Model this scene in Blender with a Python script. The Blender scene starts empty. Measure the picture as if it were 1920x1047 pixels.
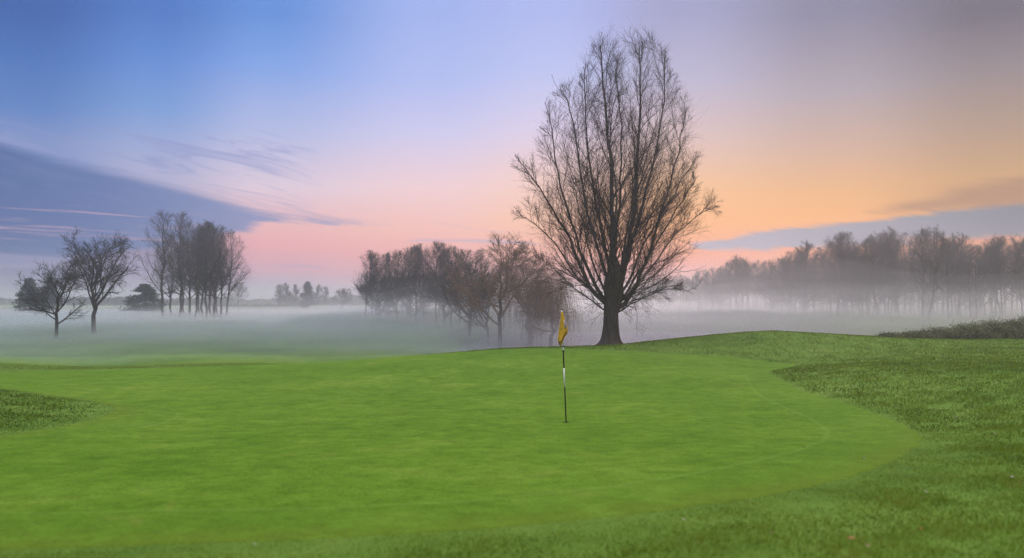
import bpy, math, random
import numpy as np

R = math.radians
scene = bpy.context.scene
col = scene.collection

# ------------------------------------------------------------------ camera
CAM_Z, HORIZON, FPX = 2.25, 566.0, 1507.0
cam_d = bpy.data.cameras.new("camera")
cam = bpy.data.objects.new("camera", cam_d)
col.objects.link(cam)
cam.location = (0, 0, CAM_Z)
cam.rotation_euler = (R(90) + math.atan((HORIZON - 523.5) / FPX), 0, 0)
cam_d.sensor_width = 36
cam_d.lens = 36 * FPX / 1920
cam_d.clip_start, cam_d.clip_end = 0.1, 6000
cam_d.dof.use_dof = True
cam_d.dof.focus_distance = 29
cam_d.dof.aperture_fstop = 1.0
scene.camera = cam

# ------------------------------------------------------------------ colour management / engine
scene.view_settings.view_transform = 'Standard'
scene.view_settings.look = 'None'
scene.view_settings.exposure = 0.0
scene.view_settings.gamma = 1.0
scene.render.engine = 'CYCLES'
cy = scene.cycles
cy.use_denoising = True
cy.denoising_prefilter = 'FAST'
cy.use_adaptive_sampling = False
cy.max_bounces = 8
cy.diffuse_bounces = 2
cy.glossy_bounces = 2
cy.transmission_bounces = 3
cy.transparent_max_bounces = 8
cy.volume_bounces = 5
cy.sample_clamp_indirect = 4.0

SUN_AZ, SUN_EL = 19.0, 6.0      # the glow is to the right of the big tree


def lin(r, g, b):
    f = lambda c: c / 12.92 if c <= 0.04045 else ((c + 0.055) / 1.055) ** 2.4
    return (f(r / 255), f(g / 255), f(b / 255), 1.0)


# ------------------------------------------------------------------ world: dawn sky
class NT:
    """small helper to wire node trees"""
    def __init__(s, tree):
        s.t = tree
        tree.nodes.clear()

    def n(s, kind, **kw):
        nd = s.t.nodes.new(kind)
        for k, v in kw.items():
            setattr(nd, k, v)
        return nd

    def l(s, a, b):
        s.t.links.new(a, b)

    def m(s, op, a, b=None, c=None, clamp=False):
        nd = s.n('ShaderNodeMath', operation=op, use_clamp=clamp)
        for i, v in enumerate((a, b, c)):
            if v is None:
                continue
            if isinstance(v, (int, float)):
                nd.inputs[i].default_value = v
            else:
                s.l(v, nd.inputs[i])
        return nd.outputs[0]

    def smooth(s, v, lo, hi, a=0.0, b=1.0):
        nd = s.n('ShaderNodeMapRange', interpolation_type='SMOOTHSTEP')
        s.l(v, nd.inputs[0])
        for i, q in ((1, lo), (2, hi), (3, a), (4, b)):
            nd.inputs[i].default_value = q
        return nd.outputs[0]

    def mix(s, f, a, b, mode='MIX'):
        nd = s.n('ShaderNodeMix', data_type='RGBA', blend_type=mode)
        for i, v in ((0, f), (6, a), (7, b)):
            if isinstance(v, (int, float)):
                nd.inputs[i].default_value = v
            elif isinstance(v, tuple):
                nd.inputs[i].default_value = v if len(v) == 4 else (*v, 1)
            else:
                s.l(v, nd.inputs[i])
        return nd.outputs[2]

    def ramp(s, v, stops, interp='LINEAR'):
        nd = s.n('ShaderNodeValToRGB')
        cr = nd.color_ramp
        cr.interpolation = interp
        while len(cr.elements) < len(stops):
            cr.elements.new(0.5)
        for e, (p, c) in zip(cr.elements, stops):
            e.position = p
            e.color = c if len(c) == 4 else (*c, 1)
        s.l(v, nd.inputs[0])
        return nd.outputs[0]

    def noise(s, vec, scale, detail=4, rough=0.55, dist=0.0):
        nd = s.n('ShaderNodeTexNoise')
        nd.inputs['Scale'].default_value = scale
        nd.inputs['Detail'].default_value = detail
        nd.inputs['Roughness'].default_value = rough
        nd.inputs['Distortion'].default_value = dist
        if vec is not None:
            s.l(vec, nd.inputs['Vector'])
        return nd.outputs['Fac']

    def curve(s, v, pts):
        """piecewise curve through pts, x and y in 0..1"""
        nd = s.n('ShaderNodeFloatCurve')
        c = nd.mapping.curves[0]
        while len(c.points) < len(pts):
            c.points.new(0.5, 0.5)
        for p, (x, y) in zip(c.points, pts):
            p.location = (x, y)
            p.handle_type = 'AUTO_CLAMPED'
        nd.mapping.update()
        s.l(v, nd.inputs['Value'])
        return nd.outputs[0]


world = bpy.data.worlds.new("World")
scene.world = world
world.use_nodes = True
W = NT(world.node_tree)
tc = W.n('ShaderNodeTexCoord')
sep = W.n('ShaderNodeSeparateXYZ')
W.l(tc.outputs['Generated'], sep.inputs[0])
X, Y, Z = sep.outputs
az = W.m('MULTIPLY', W.m('ARCTAN2', X, Y), 180 / math.pi)          # degrees, 0 ahead, + right
el = W.m('MULTIPLY', W.m('ARCSINE', Z), 180 / math.pi)
eln = W.m('DIVIDE', el, 25.0, clamp=True)


def column(az0, rows):
    """rows: (image height y in the photo at that bearing, sRGB) -> stops over elevation/25 degrees"""
    st = []
    for y, c in rows:
        e = math.degrees(math.atan((HORIZON - y) / FPX * math.cos(R(az0))))
        st.append((max(0, min(1, e / 25)), lin(*c)))
    st.sort(key=lambda q: q[0])
    return W.ramp(eln, st)


COLS = [
    (-31, [(566, (112, 114, 158)), (530, (122, 118, 160)), (470, (92, 106, 162)), (420, (98, 116, 172)), (330, (120, 142, 196)),
           (265, (126, 146, 198)), (200, (90, 130, 196)), (100, (68, 112, 184)), (20, (56, 97, 170))]),
    (-24, [(566, (138, 136, 172)), (530, (150, 140, 176)), (470, (150, 136, 172)), (420, (168, 150, 182)), (330, (176, 176, 210)),
           (265, (152, 168, 214)), (200, (118, 156, 216)), (100, (92, 136, 212)), (20, (74, 118, 196))]),
    (-17, [(566, (160, 155, 188)), (540, (172, 158, 190)), (505, (218, 158, 176)), (460, (240, 168, 172)), (420, (238, 184, 184)),
           (350, (224, 204, 220)), (250, (180, 188, 228)), (120, (126, 163, 230)), (20, (96, 143, 218))]),
    (-6, [(566, (192, 166, 186)), (530, (226, 162, 174)), (480, (243, 168, 164)), (430, (248, 190, 178)), (350, (241, 207, 212)),
          (250, (205, 202, 237)), (150, (174, 188, 241)), (20, (158, 178, 237))]),
    (3, [(566, (220, 154, 164)), (520, (240, 156, 154)), (470, (247, 174, 152)), (410, (252, 197, 166)), (330, (244, 207, 200)),
         (240, (218, 206, 232)), (130, (186, 195, 240)), (20, (172, 183, 238))]),
    (12, [(566, (218, 148, 152)), (500, (238, 148, 136)), (470, (246, 160, 124)), (420, (249, 176, 116)), (350, (240, 186, 138)),
          (260, (216, 188, 186)), (150, (184, 180, 208)), (20, (160, 161, 200))]),
    (22, [(566, (198, 138, 136)), (470, (240, 150, 112)), (410, (242, 170, 104)), (360, (230, 172, 116)), (280, (204, 168, 150)),
          (170, (170, 160, 172)), (20, (134, 132, 158))]),
    (31, [(566, (170, 128, 126)), (450, (224, 146, 112)), (390, (198, 146, 98)), (330, (200, 155, 108)), (240, (174, 146, 128)),
          (130, (144, 132, 138)), (20, (110, 106, 122))]),
]
prev = None
for i, (a0, rows) in enumerate(COLS):
    c = column(a0, rows)
    prev = c if prev is None else W.mix(W.smooth(az, COLS[i - 1][0], a0), prev, c)
skyc = prev

# cloud layers: noise stretched along the horizon
cmb = W.n('ShaderNodeCombineXYZ')
W.l(W.m('MULTIPLY', az, 0.045), cmb.inputs[0])
W.l(W.m('ADD', W.m('MULTIPLY', el, 0.42), W.m('MULTIPLY', az, 0.075)), cmb.inputs[1])
streak = W.noise(cmb.outputs[0], 1.6, 6, 0.58, 0.6)
streak2 = W.noise(cmb.outputs[0], 4.2, 5, 0.6, 0.3)
azn = W.m('DIVIDE', W.m('ADD', az, 40), 80, clamp=True)


def A(a):
    return (a + 40) / 80


def band(up, lo, soft_up, soft_lo, wob):
    """mask between two curves (degrees of elevation over azimuth), edges broken by streaky noise"""
    cu = W.m('MULTIPLY', W.curve(azn, [(A(a), e / 25) for a, e in up]), 25)
    cl = W.m('MULTIPLY', W.curve(azn, [(A(a), e / 25) for a, e in lo]), 25)
    w = W.m('MULTIPLY', W.m('SUBTRACT', streak, 0.5), wob)
    a = W.smooth(W.m('ADD', W.m('SUBTRACT', cu, el), w), 0, soft_up)
    b = W.smooth(W.m('ADD', W.m('SUBTRACT', el, cl), w), 0, soft_lo)
    return W.m('MULTIPLY', a, b)


# long blue stratus on the left, tapering to a point
m1 = band([(-40, 11.2), (-32.5, 9.9), (-24, 8.3), (-17, 6.75), (-12.5, 6.05), (-9.6, 5.72), (-8.4, 5.5), (-6, 3.5), (40, 0.2)],
          [(-40, 1.6), (-32.5, 2.2), (-26, 2.7), (-22, 3.6), (-19.5, 4.6), (-17, 4.95), (-9.6, 5.15), (-8.4, 5.25), (-6, 5.6), (40, 8)], 1.0, 0.45, 2.7)
m1 = W.m('MULTIPLY', m1, W.smooth(az, -8.5, -12, 0.55, 1.0))
c1 = W.ramp(azn, [(A(-36), lin(56, 88, 148)), (A(-27), lin(78, 108, 166)), (A(-18), lin(116, 136, 186)), (A(-10), lin(164, 160, 194))])
skyc = W.mix(W.m('MULTIPLY', m1, 0.90), skyc, c1)
# warm gaps low on the left
cm2 = W.n('ShaderNodeCombineXYZ')
W.l(W.m('MULTIPLY', az, 0.055), cm2.inputs[0])
W.l(W.m('ADD', W.m('MULTIPLY', el, 1.25), W.m('MULTIPLY', az, 0.04)), cm2.inputs[1])
gapn = W.noise(cm2.outputs[0], 1.5, 4, 0.55, 0.3)
gap = W.m('MULTIPLY', W.smooth(gapn, 0.53, 0.66), W.m('MULTIPLY', W.smooth(el, 2.2, 3.4), W.smooth(el, 6.6, 5.4)))
gap = W.m('MULTIPLY', gap, W.smooth(az, -20, -24))
skyc = W.mix(W.m('MULTIPLY', gap, 0.6), skyc, lin(204, 164, 182))
# thin wisps above the stratus, feathering down to the right
cm3 = W.n('ShaderNodeCombineXYZ')
W.l(W.m('MULTIPLY', az, 0.10), cm3.inputs[0])
W.l(W.m('ADD', W.m('MULTIPLY', el, 0.85), W.m('MULTIPLY', az, 0.17)), cm3.inputs[1])
wn = W.noise(cm3.outputs[0], 1.3, 7, 0.62, 0.9)
wis = W.m('MULTIPLY', W.smooth(wn, 0.46, 0.66), W.m('MULTIPLY', W.smooth(el, 5.8, 7.2), W.smooth(el, 12.0, 10.2)))
wis = W.m('MULTIPLY', wis, W.m('MULTIPLY', W.smooth(az, -12.5, -17), W.smooth(az, -44, -28)))
wis = W.m('MULTIPLY', wis, W.m('SUBTRACT', 1.0, W.m('MULTIPLY', m1, 0.8)))
skyc = W.mix(W.m('MULTIPLY', wis, 0.75), skyc, lin(142, 152, 202))
# grey bank on the right
m2 = band([(-40, 0.2), (11, 3.6), (13, 4.2), (18, 5.1), (23, 5.55), (32.5, 6.1), (40, 6.5)],
          [(-40, 8), (11, 3.9), (13, 3.35), (19, 3.25), (25, 3.45), (32.5, 3.7), (40, 3.4)], 0.5, 0.5, 1.7)
c2 = W.ramp(azn, [(A(12), lin(160, 166, 194)), (A(20), lin(128, 148, 178)), (A(32), lin(100, 118, 142))])
skyc = W.mix(W.m('MULTIPLY', m2, 0.93), skyc, c2)
# dusky veil over the bank at far right
m3 = band([(-40, 0.2), (21, 5.2), (25, 6.6), (33, 8.0), (40, 9)], [(-40, 9), (20, 6.3), (23, 5.3), (33, 5.7), (40, 5.7)], 1.0, 0.6, 1.6)
skyc = W.mix(W.m('MULTIPLY', m3, 0.65), skyc, lin(156, 114, 94))
# two slim streaks near the middle
m4 = band([(-40, 0.2), (-8.6, 4.0), (-6, 4.55), (-2, 4.55), (2, 4.2), (6, 3.4), (40, 0.2)],
          [(-40, 9), (-8.6, 4.25), (-6, 4.2), (2, 4.0), (6, 4.2), (40, 9)], 0.22, 0.2, 0.5)
skyc = W.mix(W.m('MULTIPLY', m4, 0.7), skyc, lin(196, 172, 196))
m5 = band([(-40, 0.2), (-8.6, 5.5), (-6, 5.75), (-2, 5.2), (2, 5.0), (6, 4.6), (40, 0.2)],
          [(-40, 9), (-8.6, 5.6), (-6, 5.5), (-2, 4.95), (2, 4.8), (6, 5.0), (40, 9)], 0.25, 0.2, 0.5)
skyc = W.mix(W.m('MULTIPLY', m5, 0.5), skyc, lin(214, 180, 196))
m6 = band([(-40, 3.2), (-20, 2.75), (-14, 2.55), (-11, 2.2), (40, 0.2)], [(-40, 1.8), (-20, 2.1), (-14, 2.3), (-11, 2.4), (40, 9)], 0.3, 0.3, 0.8)
skyc = W.mix(W.m('MULTIPLY', m6, 0.5), skyc, lin(160, 155, 192))

# unseen overhead sky, brightened as added fill light for turf and mist
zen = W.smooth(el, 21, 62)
ZEN_FILL = (2.35, 2.35, 2.55, 1)
skyc = W.mix(zen, skyc, ZEN_FILL)
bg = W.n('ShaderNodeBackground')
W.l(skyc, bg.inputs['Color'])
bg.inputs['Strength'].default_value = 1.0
nish = W.n('ShaderNodeTexSky', sky_type='NISHITA')
nish.sun_disc = False
nish.sun_elevation = R(SUN_EL)
nish.sun_rotation = R(SUN_AZ)
bg2 = W.n('ShaderNodeBackground')
W.l(nish.outputs[0], bg2.inputs['Color'])
bg2.inputs['Strength'].default_value = 0.002
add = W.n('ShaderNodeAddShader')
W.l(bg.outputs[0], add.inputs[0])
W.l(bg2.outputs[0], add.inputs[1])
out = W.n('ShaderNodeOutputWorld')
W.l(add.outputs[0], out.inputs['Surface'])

# ------------------------------------------------------------------ sun (veiled, very soft)
sd = bpy.data.lights.new("sun", 'SUN')
sd.energy = 0.9
sd.angle = R(30)
sd.color = (1.0, 0.74, 0.66)
sun = bpy.data.objects.new("sun", sd)
col.objects.link(sun)
sun.rotation_euler = (R(90 - SUN_EL - 6), 0, R(180 - SUN_AZ))


# ------------------------------------------------------------------ object helpers
def tag(o, label=None, cat=None, group=None, kind=None):
    for k, v in (('label', label), ('category', cat), ('group', group), ('kind', kind)):
        if v:
            o[k] = v
    return o


def empty(name, loc, rz=0.0, **kw):
    o = bpy.data.objects.new(name, None)
    o.empty_display_size = 0.3
    o.location = loc
    o.rotation_euler = (0, 0, rz)
    col.objects.link(o)
    return tag(o, **kw)


def mesh_obj(name, V, faces_flat, nper, mat, parent=None, smooth=True, attrs=None):
    """V (n,3); faces_flat: list of (k, array of shape (m,k)) blocks"""
    me = bpy.data.meshes.new(name)
    V = np.asarray(V, dtype=np.float32)
    me.vertices.add(len(V))
    me.vertices.foreach_set('co', V.ravel())
    loops = np.concatenate([f.ravel() for f in faces_flat]).astype(np.int32)
    sizes = np.concatenate([np.full(len(f), f.shape[1], np.int32) for f in faces_flat])
    starts = np.concatenate([[0], np.cumsum(sizes)[:-1]]).astype(np.int32)
    me.loops.add(len(loops))
    me.loops.foreach_set('vertex_index', loops)
    me.polygons.add(len(sizes))
    me.polygons.foreach_set('loop_start', starts)
    me.polygons.foreach_set('loop_total', sizes)
    if smooth:
        me.polygons.foreach_set('use_smooth', np.ones(len(sizes), dtype=bool))
    for an, av in (attrs or {}).items():
        a = me.attributes.new(an, 'FLOAT', 'POINT')
        a.data.foreach_set('value', np.asarray(av, np.float32))
    me.update(calc_edges=True)
    me.validate()
    if mat is not None:
        me.materials.append(mat)
    o = bpy.data.objects.new(name, me)
    col.objects.link(o)
    if parent is not None:
        o.parent = parent
    return o


def grid_faces(nu, nv, off=0):
    i = np.arange(nu - 1)[:, None] * nv + np.arange(nv - 1)[None, :]
    i = i.ravel() + off
    return np.stack([i, i + nv, i + nv + 1, i + 1], 1)


def norm(v):
    return v / np.maximum(np.linalg.norm(v, axis=-1, keepdims=True), 1e-9)


class Tubes:
    """collects tapered polylines and builds them as one mesh"""
    def __init__(s):
        s.d = {}

    def add(s, P, Rr, sides):
        P = np.asarray(P, float)
        Rr = np.asarray(Rr, float)
        if P.ndim == 2:
            P, Rr = P[None], Rr[None]
        if len(P):
            s.d.setdefault((P.shape[1], sides), []).append((P, Rr))

    def arrays(s):
        VV, FF, off = [], [], 0
        for (n, k), lst in s.d.items():
            P = np.concatenate([a for a, _ in lst])
            Q = np.concatenate([b for _, b in lst])
            B = len(P)
            T = np.empty_like(P)
            T[:, 1:-1] = P[:, 2:] - P[:, :-2]
            T[:, 0] = P[:, 1] - P[:, 0]
            T[:, -1] = P[:, -1] - P[:, -2]
            T = norm(T)
            main = norm(P[:, -1] - P[:, 0])
            ref = np.where(np.abs(main[:, 2:3]) > 0.8, np.array([[1.0, 0, 0]]), np.array([[0, 0, 1.0]]))[:, None]
            N = norm(np.cross(T, ref))
            Bn = np.cross(T, N)
            a = np.arange(k) * 2 * np.pi / k
            ring = P[:, :, None] + Q[:, :, None, None] * (np.cos(a)[None, None, :, None] * N[:, :, None] + np.sin(a)[None, None, :, None] * Bn[:, :, None])
            VV.append(ring.reshape(-1, 3))
            b = np.arange(B)[:, None, None] * n * k
            i = np.arange(n - 1)[None, :, None] * k
            j = np.arange(k)[None, None, :]
            j2 = (j + 1) % k
            f = np.stack([b + i + j, b + i + j2, b + i + k + j2, b + i + k + j], -1).reshape(-1, 4)
            FF.append(f + off)
            off += B * n * k
        return np.concatenate(VV), FF

    def build(s, name, mat, parent=None):
        V, F = s.arrays()
        return mesh_obj(name, V, F, None, mat, parent)


def copy_tree(o, parent=None):
    c = o.copy()
    col.objects.link(c)
    c.parent = parent
    for ch in o.children:
        copy_tree(ch, c)
    return c


# ------------------------------------------------------------------ materials
def principled(name, color, rough=0.9, spec=0.2):
    mt = bpy.data.materials.new(name)
    mt.use_nodes = True
    t = NT(mt.node_tree)
    p = t.n('ShaderNodeBsdfPrincipled')
    p.inputs['Base Color'].default_value = (*color, 1)
    p.inputs['Roughness'].default_value = rough
    p.inputs['Specular IOR Level'].default_value = spec
    o = t.n('ShaderNodeOutputMaterial')
    t.l(p.outputs[0], o.inputs[0])
    return mt, t, p


def bark_mat(name, c1, c2, scale=6.0):
    mt, t, p = principled(name, c1, 0.95, 0.1)
    g = t.n('ShaderNodeTexCoord')
    mp = t.n('ShaderNodeMapping')
    mp.inputs['Scale'].default_value = (1, 1, 0.22)
    t.l(g.outputs['Object'], mp.inputs[0])
    f = t.noise(mp.outputs[0], scale, 5, 0.65, 0.4)
    t.l(t.ramp(f, [(0.3, c1), (0.7, c2)]), p.inputs['Base Color'])
    b = t.n('ShaderNodeBump')
    b.inputs['Strength'].default_value = 0.8
    b.inputs['Distance'].default_value = 0.04
    t.l(f, b.inputs['Height'])
    t.l(b.outputs[0], p.inputs['Normal'])
    return mt


M_BARK = bark_mat('willow_bark', (0.030, 0.025, 0.022), (0.100, 0.080, 0.068), 9)
M_TWIG = principled('willow_twig', (0.050, 0.030, 0.026))[0]
M_BARK_FAR = bark_mat('copse_bark', (0.030, 0.026, 0.024), (0.055, 0.048, 0.044), 4)
M_TWIG_FAR = principled('copse_twig', (0.035, 0.030, 0.030))[0]
M_TWIG_GOLD = principled('weeping_twig', (0.165, 0.098, 0.056))[0]
M_TWIG_BROWN = principled('brown_twig', (0.075, 0.048, 0.032))[0]


def foliage_mat(name, c1, c2, scale=0.9):
    mt, t, p = principled(name, c1, 0.7, 0.25)
    g = t.n('ShaderNodeTexCoord')
    f = t.noise(g.outputs['Object'], scale, 4, 0.6)
    f2 = t.noise(g.outputs['Object'], scale * 14, 2, 0.5)
    t.l(t.ramp(t.m('ADD', t.m('MULTIPLY', f, 0.6), t.m('MULTIPLY', f2, 0.4)), [(0.35, c1), (0.65, c2)]), p.inputs['Base Color'])
    return mt


M_EVERGREEN = foliage_mat('evergreen_needles', (0.012, 0.026, 0.020), (0.030, 0.052, 0.034))
M_BRAMBLE = foliage_mat('bramble_leaves', (0.070, 0.080, 0.030), (0.17, 0.17, 0.075), 1.6)
M_FARWOOD = foliage_mat('far_wood', (0.030, 0.034, 0.030), (0.055, 0.058, 0.046), 0.2)


# ------------------------------------------------------------------ terrain
rng = np.random.default_rng(7)


def at(px, py, depth):
    """point of the place seen at photo pixel (px, py) at that depth"""
    return ((px - 960) / FPX * depth, depth, CAM_Z - (py - HORIZON) / FPX * depth)


CTRL = [at(*q) for q in [
    (-300, 1047, 5.2), (0, 1047, 5.1), (480, 1047, 5.0), (960, 1047, 4.95), (1440, 1047, 4.95), (1920, 1047, 5.0), (2300, 1030, 5.1),
    (0, 930, 7.6), (480, 930, 7.5), (960, 930, 7.5), (1440, 930, 7.5), (1920, 925, 7.6),
    (0, 860, 10.3), (480, 860, 10.2), (960, 860, 10.2), (1440, 858, 10.2), (1900, 845, 10.2),
    (0, 795, 14.2), (300, 794, 15.2), (700, 794, 15.3), (1061, 792, 15.4), (1400, 789, 15.5), (1640, 782, 15.6), (1920, 758, 15.6),
    (0, 742, 19.5), (300, 745, 20.5), (700, 744, 21), (1050, 740, 21), (1300, 736, 21), (1500, 731, 20.8), (1700, 706, 21), (1920, 698, 21),
    (150, 712, 26), (500, 705, 27), (800, 701, 27), (1050, 698, 27), (1300, 697, 27), (1440, 697, 26.5), (1600, 686, 26), (1760, 680, 26), (1920, 676, 26),
    (0, 692, 32), (250, 692, 32.5), (500, 683, 33.5), (750, 668, 34), (950, 656, 35), (1080, 653, 36), (1250, 662, 34), (1490, 682, 31.5), (1650, 668, 31.5), (1900, 660, 31.5),
    (1143, 647, 40), (1250, 637, 40), (1440, 621, 41), (1600, 630, 40.5), (1750, 636, 41), (1920, 634, 42),
    (950, 654, 39.5), (750, 676, 40), (600, 683, 41),
    (380, 672, 44), (200, 680, 44), (0, 672, 44),
]]
for u, v, z in [(-.9, 50, -.7), (-.45, 50, -.75), (-.25, 50, -.9), (-.1, 50, -1.0), (0, 50, -1.0), (.12, 50, -1.0), (.25, 52, -.55), (.4, 52, -.5), (.62, 54, .1), (.9, 54, .2),
                (-.9, 62, -.6), (-.57, 62, -.6), (-.3, 62, -.8), (-.1, 62, -1.3), (.05, 62, -1.9), (.2, 64, -1.9), (.4, 64, -1.5), (.7, 64, -.6),
                (-.57, 76, -.4), (-.3, 78, -.6), (-.1, 78, -1.0), (.05, 80, -2.0), (.25, 80, -2.0), (.5, 80, -1.2), (.8, 80, -.5),
                (-.7, 108, -.25), (-.42, 108, -.25), (-.2, 102, -.6), (-.05, 108, -.6), (.1, 108, -1.3), (.3, 108, -.9), (.5, 115, -.4), (.8, 120, -.3),
                (-.6, 180, -.1), (-.3, 180, -.2), (0, 180, -.4), (.3, 180, -.3), (.6, 180, -.2),
                (-.8, 400, 0.0), (-.3, 400, 0.0), (.3, 400, 0.0), (.8, 400, 0.0), (-.8, 1200, 0.4), (.8, 1200, 0.4), (0, 1200, 0.4)]:
    CTRL.append((u * v, v, z))
for x in (-6, -2, 0, 2, 6):
    CTRL.append((x * 0.55, 3.2, 0.66))
CTRL = np.array(CTRL)


def warp(x, y):
    yy = np.maximum(y, 3.2)
    return np.stack([np.clip(x / yy, -1.3, 1.3) * 1.6, np.log(yy) * 1.0], -1)


def _tps(d2):
    return np.where(d2 > 1e-12, d2 * np.log(np.maximum(d2, 1e-12)), 0)


_C = warp(CTRL[:, 0], CTRL[:, 1])
_n = len(_C)
_K = _tps(((_C[:, None] - _C[None]) ** 2).sum(-1)) + np.eye(_n) * 2e-3
_P = np.concatenate([np.ones((_n, 1)), _C], 1)
_S = np.linalg.solve(np.block([[_K, _P], [_P.T, np.zeros((3, 3))]]), np.concatenate([CTRL[:, 2], np.zeros(3)]))


def waves(x, y, seed, lam, n=7):
    r = np.random.default_rng(seed)
    s = 0
    for _ in range(n):
        a = r.uniform(0, 2 * np.pi)
        k = 2 * np.pi / (lam * r.uniform(0.6, 1.7))
        s = s + np.sin(k * (x * np.cos(a) + y * np.sin(a)) + r.uniform(0, 6.28))
    return s / n


def ground(x, y):
    x = np.asarray(x, float)
    y = np.asarray(y, float)
    sh = np.broadcast(x, y).shape
    x, y = np.broadcast_to(x, sh).ravel(), np.broadcast_to(y, sh).ravel()
    out_ = np.empty(len(x))
    for i in range(0, len(x), 40000):
        w = warp(x[i:i + 40000], y[i:i + 40000])
        d2 = ((w[:, None] - _C[None]) ** 2).sum(-1)
        out_[i:i + 40000] = _tps(d2) @ _S[:_n] + _S[_n] + w @ _S[_n + 1:]
    out_ = np.clip(out_, -2.3, 2.5)
    out_ += 0.012 * waves(x, y, 3, 3.0) + 0.06 * np.clip((y - 45) / 30, 0, 1) * waves(x, y, 4, 14)
    return out_.reshape(sh)


def gz(x, y):
    return float(ground(np.array([x]), np.array([y]))[0])


# outline of the putting green, in plan
GREEN = np.array([(10.9, 30.9), (8.6, 26.8), (8.0, 24.6), (7.5, 21.2), (7.35, 18.3), (7.25, 16.2), (6.9, 14.1), (6.2, 12.2), (5.2, 10.6), (4.1, 9.2),
                  (2.9, 8.0), (1.6, 6.95), (0.3, 6.15), (-1.2, 5.62), (-3.2, 5.38), (-5.2, 5.6), (-7.2, 6.6), (-8.6, 8.4), (-8.5, 10.6), (-8.0, 13.0), (-8.1, 15.8), (-9.2, 18.4),
                  (-12.2, 20.6), (-15.2, 23.0), (-18.0, 26.5), (-18.6, 30.0), (-16.5, 32.6), (-12.5, 34.0), (-8.0, 34.8), (-4.5, 35.4), (-1.0, 36.0), (2.5, 35.2), (5.5, 34.2), (8.6, 32.8), (10.3, 31.8)])


def smooth_closed(P, n=420):
    # Catmull-Rom
    m = len(P)
    o_ = []
    for i in range(m):
        p0, p1, p2, p3 = P[i - 1], P[i], P[(i + 1) % m], P[(i + 2) % m]
        for t in np.linspace(0, 1, 14, endpoint=False):
            o_.append(0.5 * ((2 * p1) + (-p0 + p2) * t + (2 * p0 - 5 * p1 + 4 * p2 - p3) * t * t + (-p0 + 3 * p1 - 3 * p2 + p3) * t ** 3))
    return np.array(o_)


GB = smooth_closed(GREEN)
GB += 0.05 * np.stack([waves(GB[:, 0], GB[:, 1], 11, 0.9), waves(GB[:, 0], GB[:, 1], 12, 0.9)], 1)
GC = np.array([-1.0, 17.0])


def in_green(x, y, grow=0.0):
    d = GB - GC
    ang = np.arctan2(d[:, 1], d[:, 0])
    rad = np.hypot(d[:, 0], d[:, 1])
    o_ = np.argsort(ang)
    q = np.interp(np.arctan2(y - GC[1], x - GC[0]), ang[o_], rad[o_], period=2 * np.pi)
    return np.hypot(x - GC[0], y - GC[1]) - q        # <0 inside


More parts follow.
